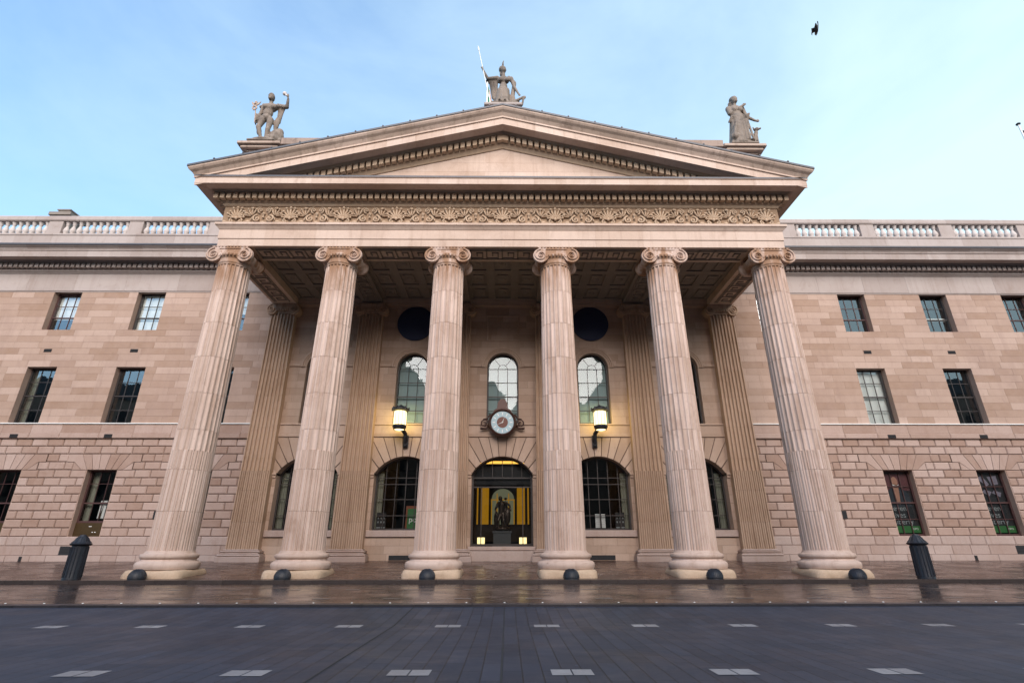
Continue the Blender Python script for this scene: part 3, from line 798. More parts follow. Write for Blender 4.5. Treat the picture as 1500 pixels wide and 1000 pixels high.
# bronze figure
def bronze():
    P=empty('bronze_statue',(0,7.2,.96)); tag(P,'dark bronze statue of a slumping warrior on a pedestal inside the lit entrance arch','statue')
    mb=MB(); mb.box(-.42,.42,-.35,.35,0,.62); mb.box(-.47,.47,-.4,.4,.62,.70); mb.box(-.46,.46,-.39,.39,0,.07); mb.build('pedestal',Mt['slate'],P)
    b=MB(); z=.70
    b.ell((.12,.12,z+.65),(.22,.2,.70)); b.ell((.0,0,z+.1),(.42,.3,.14))            # stone pillar and ground
    b.cap((-.02,-.08,z+1.25),(-.06,-.10,z+.85),.17,.14)                                # torso
    b.cap((-.06,-.10,z+.85),(-.20,-.22,z+.48),.11,.08); b.cap((-.20,-.22,z+.48),(-.16,-.12,z+.08),.075,.05)
    b.cap((.04,-.10,z+.85),(.06,-.26,z+.45),.11,.08); b.cap((.06,-.26,z+.45),(.02,-.20,z+.08),.075,.05)
    b.ell((-.10,-.18,z+1.52),(.10,.11,.13)); b.cap((-.04,-.08,z+1.38),(-.08,-.15,z+1.5),.07,.06)
    b.cap((-.20,-.06,z+1.32),(-.34,-.08,z+1.02),.07,.055); b.cap((-.34,-.08,z+1.02),(-.30,-.14,z+.72),.05,.04)
    b.cap((.16,-.06,z+1.34),(.36,-.06,z+1.20),.07,.055); b.cap((.36,-.06,z+1.20),(.42,-.12,z+.95),.05,.04)
    b.ell((.26,.0,z+.7),(.16,.14,.42)); b.ell((-.30,.02,z+.55),(.12,.12,.4)); b.ell((.16,-.02,z+1.52),(.08,.13,.07))
    remesh(b,'figure',Mt['bronze'],.025,P)
bronze()
# ------------------------------------------------------------------ columns
def flute_ring(Rr,z,cab,NF=24,M=10):
    out=[]
    for i in range(NF*M):
        t=(i%M)/M; a=2*PI*(i/ (NF*M))
        if t<.2: r=Rr
        else:
            s_=(t-.2)/.8*2-1
            if not cab: r=Rr-.046*math.sqrt(max(0,1-s_*s_))-.006
            else: r=Rr-.036+(.034*math.sqrt(1-(s_/.72)**2) if abs(s_)<.72 else 0)
        out.append((r*math.cos(a),r*math.sin(a),z))
    return out
def shaft():
    mb=MB(); js=[.84,2.14,3.58,5.04,6.44,7.92,9.39,10.84,12.06]
    def rad(z):
        t=(z-.84)/11.2; return .735-.095*(t**1.35)
    n=240
    for a,b in zip(js,js[1:]):
        rings=[]; zl=[a+.002]+lin(a+.007,b-.007,3)+[b-.002]
        if a<4.28<b: zl=[a+.002,a+.007,4.272,4.276,4.5,b-.007,b-.002]
        for i,z in enumerate(zl):
            cab=z<4.275; rr=rad(z)-(.012 if i in (0,len(zl)-1) else 0)
            rings.append(flute_ring(rr,z,cab))
        vs=[p for r in rings for p in r]; fs=[]
        for j in range(len(rings)-1):
            for i in range(n):
                k=(i+1)%n; fs.append((j*n+i,j*n+k,(j+1)*n+k,(j+1)*n+i))
        fs.append(tuple(range(n-1,-1,-1))); fs.append(tuple((len(rings)-1)*n+i for i in range(n)))
        mb.add(vs,fs)
    mb.lathe([(.60,.84),(.60,12.1)],24)
    mb.lathe([(.64,12.055),(.645,12.10),(.655,12.13),(.675,12.15),(.675,12.19),(.65,12.20),(.65,12.36)],48)
    return mb
def spiral(cx_,cz,y,r0,turns,sgn,w=.11,h=.055,start=PI/2):
    """ridge spiral; winds inward"""
    pts=[];N=int(turns*20)
    k=math.log(r0/(r0*.13))/(turns*2*PI)
    vs=[];fs=[]
    for i in range(N+1):
        th=i/20*2*PI; r=r0*math.exp(-k*th); a=start+sgn*th*-1
        ww=r*w*1.45/.45*.62
        for rr,yy in ((r,0),(r-.15*ww,-h),(r-ww*.9,-h),(r-ww,0)):
            vs.append((cx_+rr*math.cos(a),y+yy,cz+rr*math.sin(a)))
    for i in range(N):
        for j in range(3): fs.append((i*4+j,i*4+j+1,(i+1)*4+j+1,(i+1)*4+j))
    return vs,fs
def capital(vr=.335,vx=.655,zc=12.525,yf=-.62,yb=.62,half=False,ztop=12.93):
    mb=MB()
    D=yb-yf; mid=(yf+yb)/2
    for s_ in (-1,1):
        if not half:
            prof=[(vr*.98,yf),(vr,yf+.03),(vr,yf+.12),(vr*.80,yf+.2),(vr*.62,mid-.12),(vr*.66,mid-.06),(vr*.66,mid+.06),(vr*.62,mid+.12),(vr*.80,yb-.2),(vr,yb-.12),(vr,yb-.03),(vr*.98,yb)]
        else: prof=[(vr*.98,yf),(vr,yf+.03),(vr,yb)]
        mb.lathe(prof,36,(s_*vx,0,zc),'y')
        for y in ([yf] if half else [yf,None]):
            if y is not None:
                vs,fs=spiral(s_*vx,zc,y,vr,2.6,s_); mb.add(vs,fs); mb.ell((s_*vx,y,zc),(.045,.03,.045),10,6)
            else:
                vs,fs=spiral(s_*vx,zc,yf,vr,2.6,s_); mb.add([(x,-yy,z) for x,yy,z in vs],[f[::-1] for f in fs]); mb.ell((s_*vx,yb,zc),(.045,.03,.045),10,6)
    # canalis
    top=zc+vr; pts=[(-vx,top-.01),(-vx,zc+.07)]+[(-vx+2*vx*i/12,zc+.10-.07*math.sin(PI*i/12)) for i in range(1,12)]+[(vx,zc+.07),(vx,top-.01)]
    mb.prism(pts,yf+.03,yb-.03 if not half else yb)
    mb.box(-vx,vx,yf-.005,yf+.05,top-.055,top-.002)
    mb.tube([(-vx+2*vx*i/12,yf+.025,zc+.10-.07*math.sin(PI*i/12)) for i in range(13)],.02,6)
    # eggs
    for i in range(-3,4):
        mb.ell((i*.125,yf+.035,zc-.02+.012*abs(i)),(.052,.06,.085),10,6)
        if i<3: mb.box(i*.125+.055,i*.125+.07,yf+.0,yf+.05,zc-.09,zc+.05)
    if not half:
        mb.lathe([(.64,zc-.20),(.66,zc-.17),(.70,zc-.10),(.74,zc),(.70,zc+.06)],40)
        for i in range(32):
            a=2*PI*i/32; mb.ell((.73*math.cos(a),.73*math.sin(a),zc-.05),(.05,.05,.07),8,5)
    else: mb.box(-vx,vx,yf+.10,yb,zc-.19,zc+.1)
    # abacus with beads
    ax=vx+.13
    mb.box(-ax,ax,yf-.005,yb+(.005 if not half else 0),top+.045,ztop-.003)
    mb.box(-ax+.06,ax-.06,yf+.05,yb-.05 if not half else yb,top-.02,top+.045)
    for i in range(11):
        x=-ax+.09+i*(2*ax-.18)/10; mb.ell((x,yf+.03,top+.02),(.045,.045,.04),8,5)
        if not half: mb.ell((x,yb-.03,top+.02),(.045,.045,.04),8,5)
    return mb
cs=shaft(); cap_=capital(); shaft_me=cap_me=base_me=None
labels=['left corner column','second column from the left','column just left of the entrance','column just right of the entrance','fifth column from the left','right corner column']
for i,X in enumerate(CX):
    if shaft_me is None:
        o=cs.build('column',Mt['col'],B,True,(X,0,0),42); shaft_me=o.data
        c=cap_.build('capital',Mt['col'],o,True,auto=35); cap_me=c.data
        bm_=MB(); bm_.lathe([(.90,.25),(.97,.27),(1.0,.34),(1.005,.40),(.985,.47),(.92,.515),(.86,.53),(.85,.55),(.84,.58),(.86,.60),(.885,.615),(.905,.65),(.905,.70),(.88,.74),(.83,.755),(.80,.765),(.775,.80),(.745,.85)],56,jit=.003)
        b=bm_.build('column_base',Mt['col'],o,True,auto=40); base_me=b.data
    else:
        o=bpy.data.objects.new('column',shaft_me); COL.objects.link(o); o.parent=B; o.location=(X,0,0); o.rotation_euler.z=R(15*i)
        c=bpy.data.objects.new('capital',cap_me); COL.objects.link(c); c.parent=o; c.rotation_euler.z=-R(15*i)
        b=bpy.data.objects.new('column_base',base_me); COL.objects.link(b); b.parent=o
    # worn square plinth, each different
    mb=MB(); N=14; rings=[]
    for (z,rr,e) in ((-.06,.99,9),(.02,1.0,8),(.12,1.0,7),(.19,.985,6),(.235,.95,6),(.255,.88,7)):
        ring=[]
        for k in range(4*N):
            a=2*PI*k/(4*N)+PI/4*0; cc,ss=math.cos(a),math.sin(a)
            q=(abs(cc)**e+abs(ss)**e)**(-1/e)
            r=rr*q*(1+.018*math.sin(3*a+i*2.1+z*5)*.6+random.uniform(-.012,.012))
            ring.append((r*cc,r*ss,z+random.uniform(-.008,.008)))
        rings.append(ring)
    n=4*N; vs=[p for r in rings for p in r]; fs=[(j*n+k,j*n+(k+1)%n,(j+1)*n+(k+1)%n,(j+1)*n+k) for j in range(len(rings)-1) for k in range(n)]
    fs.append(tuple((len(rings)-1)*n+k for k in range(n))); mb.add(vs,fs)
    pl=mb.build('column_plinth',Mt['worn'],o,True,auto=50); pl.rotation_euler.z=-R(15*i) if i else 0
# pilasters on the rear wall
capP=capital(.29,.60,12.60,-.46,.0,True)
cpm=None
for i,X in enumerate(CX):
    mb=MB(); js=[.86,2.0,3.4,4.9,6.4,7.9,9.3,10.8,12.40]; NF=7
    def hw(z): return .725-.115*(z-.86)/11.54
    for a,b in zip(js,js[1:]):
        segs=[(a+.004,b-.004,a<4.2)]
        if a<4.3<b: segs=[(a+.004,4.30,True),(4.30,b-.004,False)]
        for za,zb,cab in segs:
            prof=[(-1,0)]
            for f in range(NF):
                u0=-1+.07+f*(1.93-.0)/NF; u1=u0+1.93/NF-.075
                prof.append((u0,0))
                for k in range(0,9):
                    s_=-1+k/4
                    if cab: d=.06-(.055*math.sqrt(max(0,1-(s_/.7)**2)) if abs(s_)<.7 else 0)
                    else: d=.085*math.sqrt(max(0,1-s_*s_))+.004
                    prof.append((u0+(u1-u0)*k/8,d))
                prof.append((u1,0))
            prof.append((1,0)); prof.append((1,.5)); prof.append((-1,.5))
            n=len(prof); vs=[]
            for z in (za,zb): vs+=[(X+u*hw(z),5.13+d,z) for u,d in prof]
            mb.add(vs,[(k,(k+1)%n,(k+1)%n+n,k+n) for k in range(n)]+[tuple(range(n,2*n)),tuple(range(n))[::-1]])
    o=mb.build('pilaster',Mt['pil'],B)
    if cpm is None: c=capP.build('pilaster_capital',Mt['pil'],o,True,(X,W-.02,0),35); cpm=c.data
    else: c=bpy.data.objects.new('pilaster_capital',cpm); COL.objects.link(c); c.parent=o; c.location=(X,W-.02,0)
    mb=MB()
    for h_,yy,za,zb,cc in ((.98,4.86,.30,.56,.02),(.94,4.90,.56,.66,.05),(.84,5.0,.66,.72,.02),(.88,4.97,.72,.80,.04),(.78,5.07,.80,.86,.02)): mb.cbox(X-h_,X+h_,yy,W+.0,za+.001,zb,cc)
    mb.build('pilaster_base',Mt['plinth'],o)
# ------------------------------------------------------------------ portico entablature
HX=12.2; YF=-.62
def sweepU(prof,mat,name,joints=None,yb=W-.05,parent=B,smooth=False):
    """closed profile of (offset,z) swept round the three sides with mitred corners"""
    mb=MB(); n=len(prof)
    def seg(A,Bn):
        mb.add(A+Bn,[(i,(i+1)%n,(i+1)%n+n,i+n) for i in range(n)]+[tuple(range(n))[::-1],tuple(range(n,2*n))])
    g=.0015
    left_back=[(-HX-o,yb,z) for o,z in prof]; cl=[(-HX-o,YF-o,z) for o,z in prof]; cr=[(HX+o,YF-o,z) for o,z in prof]; right_back=[(HX+o,yb,z) for o,z in prof]
    seg(left_back,cl)
    if joints:
        L=2*HX; k=int(L/joints); xs=[-HX+L*i/k+random.uniform(-.1,.1) for i in range(1,k)]
        prev=[(x+g*0,y,z) for x,y,z in cl]
        for x in xs:
            seg(prev,[(x-g,YF-o,z) for o,z in prof]); prev=[(x+g,YF-o,z) for o,z in prof]
        seg(prev,cr)
    else: seg(cl,cr)
    seg(cr,right_back)
    return mb.build(name,mat,parent,smooth)
sweepU([(-1.24,12.935),(0,12.935),(0,13.265),(.035,13.285),(.035,13.72),(.06,13.74),(.10,13.80),(.16,13.88),(.20,13.90),(.20,14.0),(-1.24,14.0)],Mt['ent'],'architrave',1.9)
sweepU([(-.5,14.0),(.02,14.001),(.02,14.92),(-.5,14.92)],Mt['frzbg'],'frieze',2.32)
sweepU([(-.4,14.921),(.06,14.921),(.10,14.97),(.12,15.02),(.20,15.08),(.14,15.085),(.14,15.42),(.44,15.42),(.50,15.50),(-.4,15.50)],Mt['frz'],'bed_moulding',1.6)
sweepU([(-.4,15.501),(.50,15.501),(.56,15.455),(.62,15.44),(.98,15.44),(.98,15.72),(1.02,15.74),(1.02,15.80),(.0,15.95),(-.4,15.95)],Mt['ent'],'corona',1.35)
mb=MB(); mb.add([(-HX-1.03,YF-1.03,15.755),(HX+1.03,YF-1.03,15.755),(HX+1.03,YF-1.03,15.83),(-HX-1.03,YF-1.03,15.83),(-HX,YF+.0,15.965),(HX,YF+.0,15.965)],[(0,1,2,3),(3,2,5,4)])
mb.build('lead_flashing',Mt['lead'],B)
mb=MB(); n=int((2*HX+.8)/.28); 
for i in range(n+1):
    x=-HX-.41+i*((2*HX+.82-.19)/n); mb.cbox(x,x+.19,YF-.42,YF-.13,15.10,15.40,.006)
for s_ in (-1,1):
    y=YF-.10
    while y<W-1.0:
        a,b=sorted((s_*(HX+.13),s_*(HX+.42))); mb.box(a,b,y,y+.19,15.10,15.40); y+=.28
mb.build('dentil_course',Mt['frz'],B)
# anthemion frieze ornament
mb=MB(); Yr=YF-.045
def vol(cx_,cz,r0,turns,dir_,start,th=.026):
    k=math.log(1/.2)/(turns*2*PI); N=int(turns*14); pts=[];rs=[]
    for i in range(N+1):
        t=i/14*2*PI; r=r0*math.exp(-k*t); a=start+dir_*t; pts.append((cx_+r*math.cos(a),Yr-.045,cz+r*math.sin(a))); rs.append(th*(1-.45*i/N))
    mb.tube(pts,[q*.95 for q in rs],6,1.3); mb.ell((cx_,Yr-.04,cz),(r0*.2,.05,r0*.2),8,5)
    return pts[0]
def leaf(cx_,cz,a,l,w):
    rot=Matrix.Rotation(-a,3,'Y'); mb.ell((cx_+math.cos(a)*l*.55,Yr-.03,cz+math.sin(a)*l*.55),(l*.5,.065,w*.86),8,6,rot); mb.ell((cx_+math.cos(a)*l*.92,Yr-.06,cz+math.sin(a)*l*.92),(l*.13,.06,w*1.15),8,5,rot)
def curve(p0,p1,p2,th=.024):
    p0,p1,p2=[Vector((p[0],Yr-.04,p[1])) for p in (p0,p1,p2)]
    mb.tube([p0*(1-t)**2+p1*2*t*(1-t)+p2*t*t for t in [i/8 for i in range(9)]],th,6)
for i in range(11):
    x=(i-5)*2.32
    for k in range(9):
        a=R(8+164*k/8); leaf(x,14.28,a,(.50 if 0<k<8 else .38)*(.94 if abs(k-4)>1 else 1.14),.050 if k!=4 else .055)
    mb.ell((x,Yr-.05,14.28),(.07,.06,.09),8,6)
    for s_ in (-1,1):
        vol(x+s_*.19,14.15,.11,1.3,-s_,PI/2)
        curve((x+s_*.10,14.12),(x+s_*.35,14.0),(x+s_*.55,14.16)); 
        mb.ell((x+s_*.50,Yr-.03,14.10),(.09,.05,.06),8,5)
for i in range(10):
    x=(i-4.5)*2.32
    for s_ in (-1,1):
        vol(x+s_*.16,14.69,.145,1.45,s_,-PI/2,.026)
        vol(x+s_*.27,14.26,.195,1.6,-s_,PI/2,.032)
        curve((x+s_*.27,14.455),(x+s_*.48,14.44),(x+s_*.52,14.16)); curve((x+s_*.05,14.55),(x,14.45),(x-s_*.03,14.30))
        curve((x+s_*.15,14.835),(x+s_*.38,14.86),(x+s_*.42,14.55))
        for k in range(5):
            a=R(20+28*k); a=a if s_>0 else PI-a; leaf(x+s_*.50,14.38,a-s_*.25,.40,.036)
        mb.ell((x+s_*.52,Yr-.03,14.80),(.09,.05,.06),8,5); mb.ell((x+s_*.62,Yr-.03,14.10),(.10,.05,.06),8,5)
    mb.ell((x,Yr-.04,14.52),(.05,.05,.06),8,5); mb.ell((x,Yr-.03,14.08),(.10,.05,.05),8,5)
mb.build('frieze_ornament',Mt['frz'],B,True)
# tympanum and raking cornices
m=.262
mb=MB(); g=.003
Zt=18.22
xs=lin(-9.6,9.6,12)
for r_ in range(5):
    za,zb=15.9+.5*r_,15.9+.5*(r_+1)
    off=0 if r_%2 else .8
    xk=-10.4+off
    while xk<10.4:
        a,b=xk,xk+1.6; xk+=1.6
        zl=lambda x:Zt-m*abs(x)
        pts=[(a+g,za+g),(b-g,za+g)]
        topz=[]
        for x in ([b-g]+([0] if a<0<b else [])+[a+g]): topz.append((x,min(zb-g,zl(x)+.1)))
        pts+=topz
        if min(t[1] for t in topz)<za+.05: continue
        mb.prism(pts,YF-.0,YF+.3)
mb.prism([(-11,15.9),(11,15.9),(0,Zt+.4)],YF+.006,YF+.3)
mb.build('tympanum',Mt['ent'],B)
def rake(prof,mat,name,L=1.35,nomitre=False):
    prof=[(o,z-.08) for o,z in prof]
    mb=MB(); n=len(prof)
    for s_ in (-1,1):
        xs=[0]; 
        while L and xs[-1]+L<HX-.6: xs.append(xs[-1]+L*random.uniform(.9,1.1))
        xs.append(None)
        for a,b in zip(xs,xs[1:]):
            A=[(s_*(a+(.0 if a==0 else .0015)),YF-o,z-m*a) for o,z in prof]
            if b is None: Bv=[(s_*(HX+max(o,0)),YF-o,z-m*(HX+max(o,0))) for o,z in prof]
            else: Bv=[(s_*(b-.0015),YF-o,z-m*b) for o,z in prof]
            fs=[(i,(i+1)%n,(i+1)%n+n,i+n) for i in range(n)]+[tuple(range(n))[::-1],tuple(range(n,2*n))]
            mb.add(A+Bv,fs if s_<0 else [f[::-1] for f in fs])
    return mb.build(name,mat,B)
rake([(-.2,18.30),(.05,18.30),(.09,18.36),(.16,18.44),(.20,18.46),(.14,18.48),(.14,18.82),(.44,18.82),(.50,18.92),(-.2,18.92)],Mt['frz'],'raking_bed_moulding')
rake([(-.2,18.921),(.50,18.921),(.56,18.86),(.972,18.86),(.972,19.20),(1.03,19.22),(1.03,19.29),(-.2,19.29)],Mt['ent'],'raking_corona')
rake([(-.2,19.291),(1.0,19.291),(1.04,19.36),(1.10,19.46),(1.19,19.54),(1.24,19.62),(1.24,19.70),(-.2,19.70)],Mt['cyma'],'raking_cymatium',2.0)
# roof sheet and lead edge
mb=MB()
for s_ in (-1,1):
    xe=HX+1.28; 
    vs=[(0,YF-1.27,19.625),(s_*xe,YF-1.27,19.625-m*xe),(s_*xe,YF-1.27,19.72-m*xe),(0,YF-1.27,19.72),
        (0,12,19.625),(s_*xe,12,19.625-m*xe),(s_*xe,12,19.72-m*xe),(0,12,19.72)]
    mb.add(vs,[(0,1,2,3),(3,2,6,7),(0,4,5,1),(1,5,6,2)])
    x=.6
    while x<HX+1: 
        z=19.72-m*x; mb.box(s_*x-.03,s_*x+.03,YF-1.29,YF-1.1,z-.01,z+.05); x+=1.18
mb.build('portico_roof',Mt['lead'],B)
# rake dentils
mb=MB()
for s_ in (-1,1):
    i=0
    while True:
        x=.02+.28*i; i+=1
        if x>10.5: break
        vs=[]
        for (xx) in (x+.045 if x>.1 else .0,x+.235):
            for yy in (YF-.41,YF-.13):
                for zz in (18.42,18.73): vs.append((s_*xx,yy,zz-m*xx))
        mb.add(vs,[(0,1,3,2),(4,6,7,5),(0,4,5,1),(2,3,7,6),(0,2,6,4),(1,5,7,3)])
mb.build('raking_dentil_course',Mt['frz'],B)
# ------------------------------------------------------------------ ceiling of the portico
def key(mb,x0,x1,y0,y1,z,along='x',u=.62):
    """Greek key in raised strips on a soffit"""
    L=(x1-x0) if along=='x' else (y1-y0); Wd=(y1-y0) if along=='x' else (x1-x0); n=max(1,int(L/u)); u=L/n; t=.055
    def strip(a0,b0,a1,b1):
        a0,a1=sorted((a0,a1)); b0,b1=sorted((b0,b1)); a0-=t/2;a1+=t/2;b0-=t/2;b1+=t/2
        if along=='x': mb.box(x0+a0,x0+a1,y0+b0,y0+b1,z-.035,z+.01)
        else: mb.box(x0+b0,x0+b1,y0+a0,y0+a1,z-.035,z+.01)
    for i in range(n):
        o=i*u; w=Wd
        P=[(0,.12),(0,.88),(.80,.88),(.80,.34),(.42,.34),(.42,.62)]
        for (a,b),(c,d) in zip(P,P[1:]): strip(o+a*u*.92,b*w,o+c*u*.92,d*w)
        strip(o,.12*w,o+u,.12*w)
        strip(o,.0,o+u,.0); strip(o,w,o+u,w)
mb=MB(); mb.box(-11.0,11.0,.60,W+.05,13.36,13.5)
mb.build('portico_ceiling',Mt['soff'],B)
mb=MB()
# cross bands at each inner column and coffer ribs between
for X in CX[1:-1]: mb.box(X-.55,X+.55,.62,W-.1,13.10,13.359)
edges=[-10.96]+[v for X in CX[1:-1] for v in (X-.55,X+.55)]+[10.96]
for a,b in zip(edges[::2],edges[1::2]):
    for i in range(4):
        x=a+(b-a)*i/3; mb.box(max(a,x-.20),min(b,x+.20),.63,W-.11,13.295,13.358)
    ys=lin(.63,W-.45,3)
    for y in ys: mb.box(a+.001,b-.001,y,y+.34,13.29,13.357)
    for i in range(3):
        for j in range(3):
            x0_=a+(b-a)*i/3+.20; x1_=a+(b-a)*(i+1)/3-.20; y0_=ys[j]+.34; y1_=ys[j+1]
            mb.box(x0_+.14,x1_-.14,y0_+.14,y1_-.14,13.31,13.36)
            mb.ell(((x0_+x1_)/2,(y0_+y1_)/2,13.31),(.16,.16,.05),12,6)
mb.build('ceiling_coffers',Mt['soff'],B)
for args in [(a+.95,b-.95,YF+.22,YF+1.02,12.935) for a,b in zip(CX,CX[1:])]+[(X-.36,X+.36,.95,W-.6,13.10,'y') for X in CX[1:-1]]+[(s_*11.6-.40,s_*11.6+.40,.95,W-.75,12.935,'y') for s_ in (-1,1)]:
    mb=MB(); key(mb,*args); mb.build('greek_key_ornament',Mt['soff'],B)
mb=MB()
mb.box(-10.96,10.96,W-.30,W+.02,12.935,13.30); mb.box(-10.96,10.96,W-.40,W-.1,13.30,13.36)
mb.box(-10.96,10.96,W-.33,W-.3,13.10,13.30)
mb.build('rear_architrave',Mt['rear'],B)
# ------------------------------------------------------------------ pedestals on the pediment
def pedestal(x0,x1,y0,y1,z0,z1,ov,name='statue_pedestal'):
    mb=MB(); mb.cbox(x0,x1,y0,y1,z0,z1-.42,.01)
    mb.cbox(x0-.1*ov,x1+.1*ov,y0-.1*ov,y1+.1*ov,z1-.42,z1-.34,.02); mb.cbox(x0-.3*ov,x1+.3*ov,y0-.3*ov,y1+.3*ov,z1-.34,z1-.20,.03); mb.cbox(x0-.42*ov,x1+.42*ov,y0-.42*ov,y1+.42*ov,z1-.20,z1-.05,.02)
    mb.box(x0-.2*ov,x1+.0*ov,y0-.1*ov,y1+.1*ov,z1-.05,z1); return mb.build(name,Mt['cyma'],B)
PZ=18.92
pedestal(-12.18,-11.0,.02,1.5,15.6,PZ,1.0); pedestal(11.0,12.18,.02,1.5,15.6,PZ,1.0)
for s_ in (-1,1):
    a,b=sorted((s_*10.57,s_*8.4)); mb=MB(); mb.cbox(a,b,.05,1.1,16.0,PZ-.30,.01); mb.cbox(a,b,-.18,1.4,PZ-.30,PZ-.20,.03); mb.cbox(a,b,-.33,1.5,PZ-.20,PZ+.20,.02); mb.build('attic_block',Mt['dirt'],B)
CZ=21.0
mb=MB(); mb.cbox(-.82,.82,-.6,.6,18.2,CZ-.16,.01); mb.cbox(-.92,.92,-.75,.7,CZ-.16,CZ,.03); mb.build('statue_pedestal',Mt['wgrey'],B)
# ------------------------------------------------------------------ statues
def conv(x0,y0,k,sc_,px,py): return ((px-x0-k*(y0-py))*sc_,(y0-py)*sc_)
def head(b,c,r,look=(0,-1,0),tilt=0):
    c=Vector(c); b.ell(c,(r*.80,r*.95,r*1.15)); f=Vector(look).normalized(); rt=Vector((-f.y,f.x,0)).normalized() if abs(f.z)<.9 else Vector((1,0,0))
    b.ell(c+f*r*.85+Vector((0,0,-.12*r)),(r*.14,r*.22,r*.26)); b.ell(c+f*r*.62+Vector((0,0,-.72*r)),(r*.36,r*.36,r*.3))
    for s_ in (-1,1): b.ell(c+rt*s_*r*.8,(r*.14,r*.16,r*.25)); b.ell(c+f*r*.72+rt*s_*r*.33+Vector((0,0,.22*r)),(r*.24,r*.16,r*.08))
    b.ell(c+f*r*.80+Vector((0,0,-.48*r)),(r*.26,r*.12,r*.07))
def hand(b,c,d,r=.05,curl=.5):
    c=Vector(c); d=Vector(d).normalized(); s_=d.cross(Vector((0,1,0))); s_=s_.normalized() if s_.length>.1 else Vector((1,0,0)); b.ell(c,(r*1.3,r*.9,r*1.3))
    for i in range(4):
        o=c+s_*(i-1.5)*r*.62+d*r*.8; b.cap(o,o+d*r*(1.4-.2*abs(i-1.3))+Vector((0,-curl*r,0)),r*.33,r*.26,8)
    b.cap(c+s_*r*1.1,c+s_*r*1.7+d*r*.9,r*.34,r*.28,8)
# --- left: nude male with staff and raised purse
def left_statue():
    Y0=.35; P=empty('rooftop_statue',(-11.62,-.05,PZ+.10)); P.scale=(.96,1.05,1.085); tag(P,'weathered statue of a draped nude male raising one hand, left of the pediment','statue','statues on the pediment')
    K=.0043; C=lambda px,py,y=0.0:(lambda q:(q[0],y,q[1]))(conv(400,800,.19,K,px,py))
    b=MB()
    b.ell((.12,0,.02),(.72,.40,.10)); b.box(-.6,.75,-.33,.38,-.10,-.0)
    hd=C(522,190,-.06); head(b,hd,.20,(-.25,-1,-.1))
    b.cap(C(512,235),C(508,285,0),.09,.11)
    b.ell(C(505,330,-.02),(.37,.20,.24)); b.ell(C(475,400,-.02),(.26,.18,.28)); b.ell(C(457,465,0),(.27,.20,.18))
    b.ell(C(465,330,-.14),(.17,.11,.13)); b.ell(C(560,335,-.14),(.17,.11,.13))
    # raised arm (viewer's right)
    b.cap(C(595,300),C(705,325,-.05),.12,.095); b.cap(C(705,325,-.05),C(725,215,-.10),.09,.06); hand(b,C(722,185,-.12),(0,0,1),.06)
    # lowered arm
    b.cap(C(425,300),C(385,395,.02),.12,.09); b.cap(C(385,395,.02),C(345,490,-.12),.085,.06); hand(b,C(340,505,-.14),(0,0,-1),.055)
    # legs
    b.cap(C(415,490,-.02),C(378,620,-.16),.165,.11); b.cap(C(378,620,-.16),C(395,770,-.05),.125,.065); b.ell(C(392,792,-.16),(.09,.19,.06)); b.ell(C(374,660,-.06),(.12,.12,.2))
    b.cap(C(500,495,-.0),C(482,640,-.12),.165,.11); b.cap(C(482,640,-.12),C(440,770,-.02),.12,.065); b.ell(C(438,792,-.14),(.09,.19,.06)); b.ell(C(468,690,-.04),(.11,.12,.2))
    # cloak from raised arm and round the hips
    for i in range(7):
        t=i/6; b.cap(C(600+70*t,315,.06+.05*math.sin(i*2)),C(548+70*t,640-210*t,.14+.04*math.sin(i*2)),.05,.03,8)
    for i in range(6): b.cap(C(345+22*i,440+9*i,-.13),C(330+18*i,560-25*i,-.05),.05,.04,8)
    b.cap(C(380,300,.05),C(600,300,.12),.08,.08); b.ell(C(555,520,.15),(.13,.12,.42))
    # rock with drapery
    b.ell(C(560,700,.12),(.36,.28,.42)); b.ell(C(520,760,.0),(.4,.3,.22)); b.cap(C(620,780,.0),C(750,765,-.1),.16,.03); b.ell(C(600,640,.1),(.2,.18,.2)); b.cap(C(560,800,0),C(660,810,0),.14,.10)
    remesh(b,'figure',Mt['statue'],.028,P)
    s=MB(); top=C(345,300,-.16); bot=C(332,560,-.16)
    s.tube([top,bot],.025,8)
    for q in (-1,1):
        s.tube([(top[0]+q*.11*math.sin(t*PI*2.2),top[1]-.03,top[2]-.42*t) for t in [i/14 for i in range(15)]],.035,6)
    s.ell((top[0],top[1],top[2]+.06),(.07,.07,.07)); 
    for q in (-1,1):
        s.prism([(top[0],top[2]-.06),(top[0]+q*.24,top[2]+.10),(top[0]+q*.16,top[2]-.08)][::q],top[1]-.02,top[1]+.02)
    s.build('winged_staff',Mt['cyma'],P,True,auto=40)
    s=MB(); s.ell(C(685,150,-.12),(.11,.09,.10)); s.cap(C(700,165,-.12),C(720,185,-.12),.05,.04); s.build('purse',Mt['balu'],P,True)
left_statue()
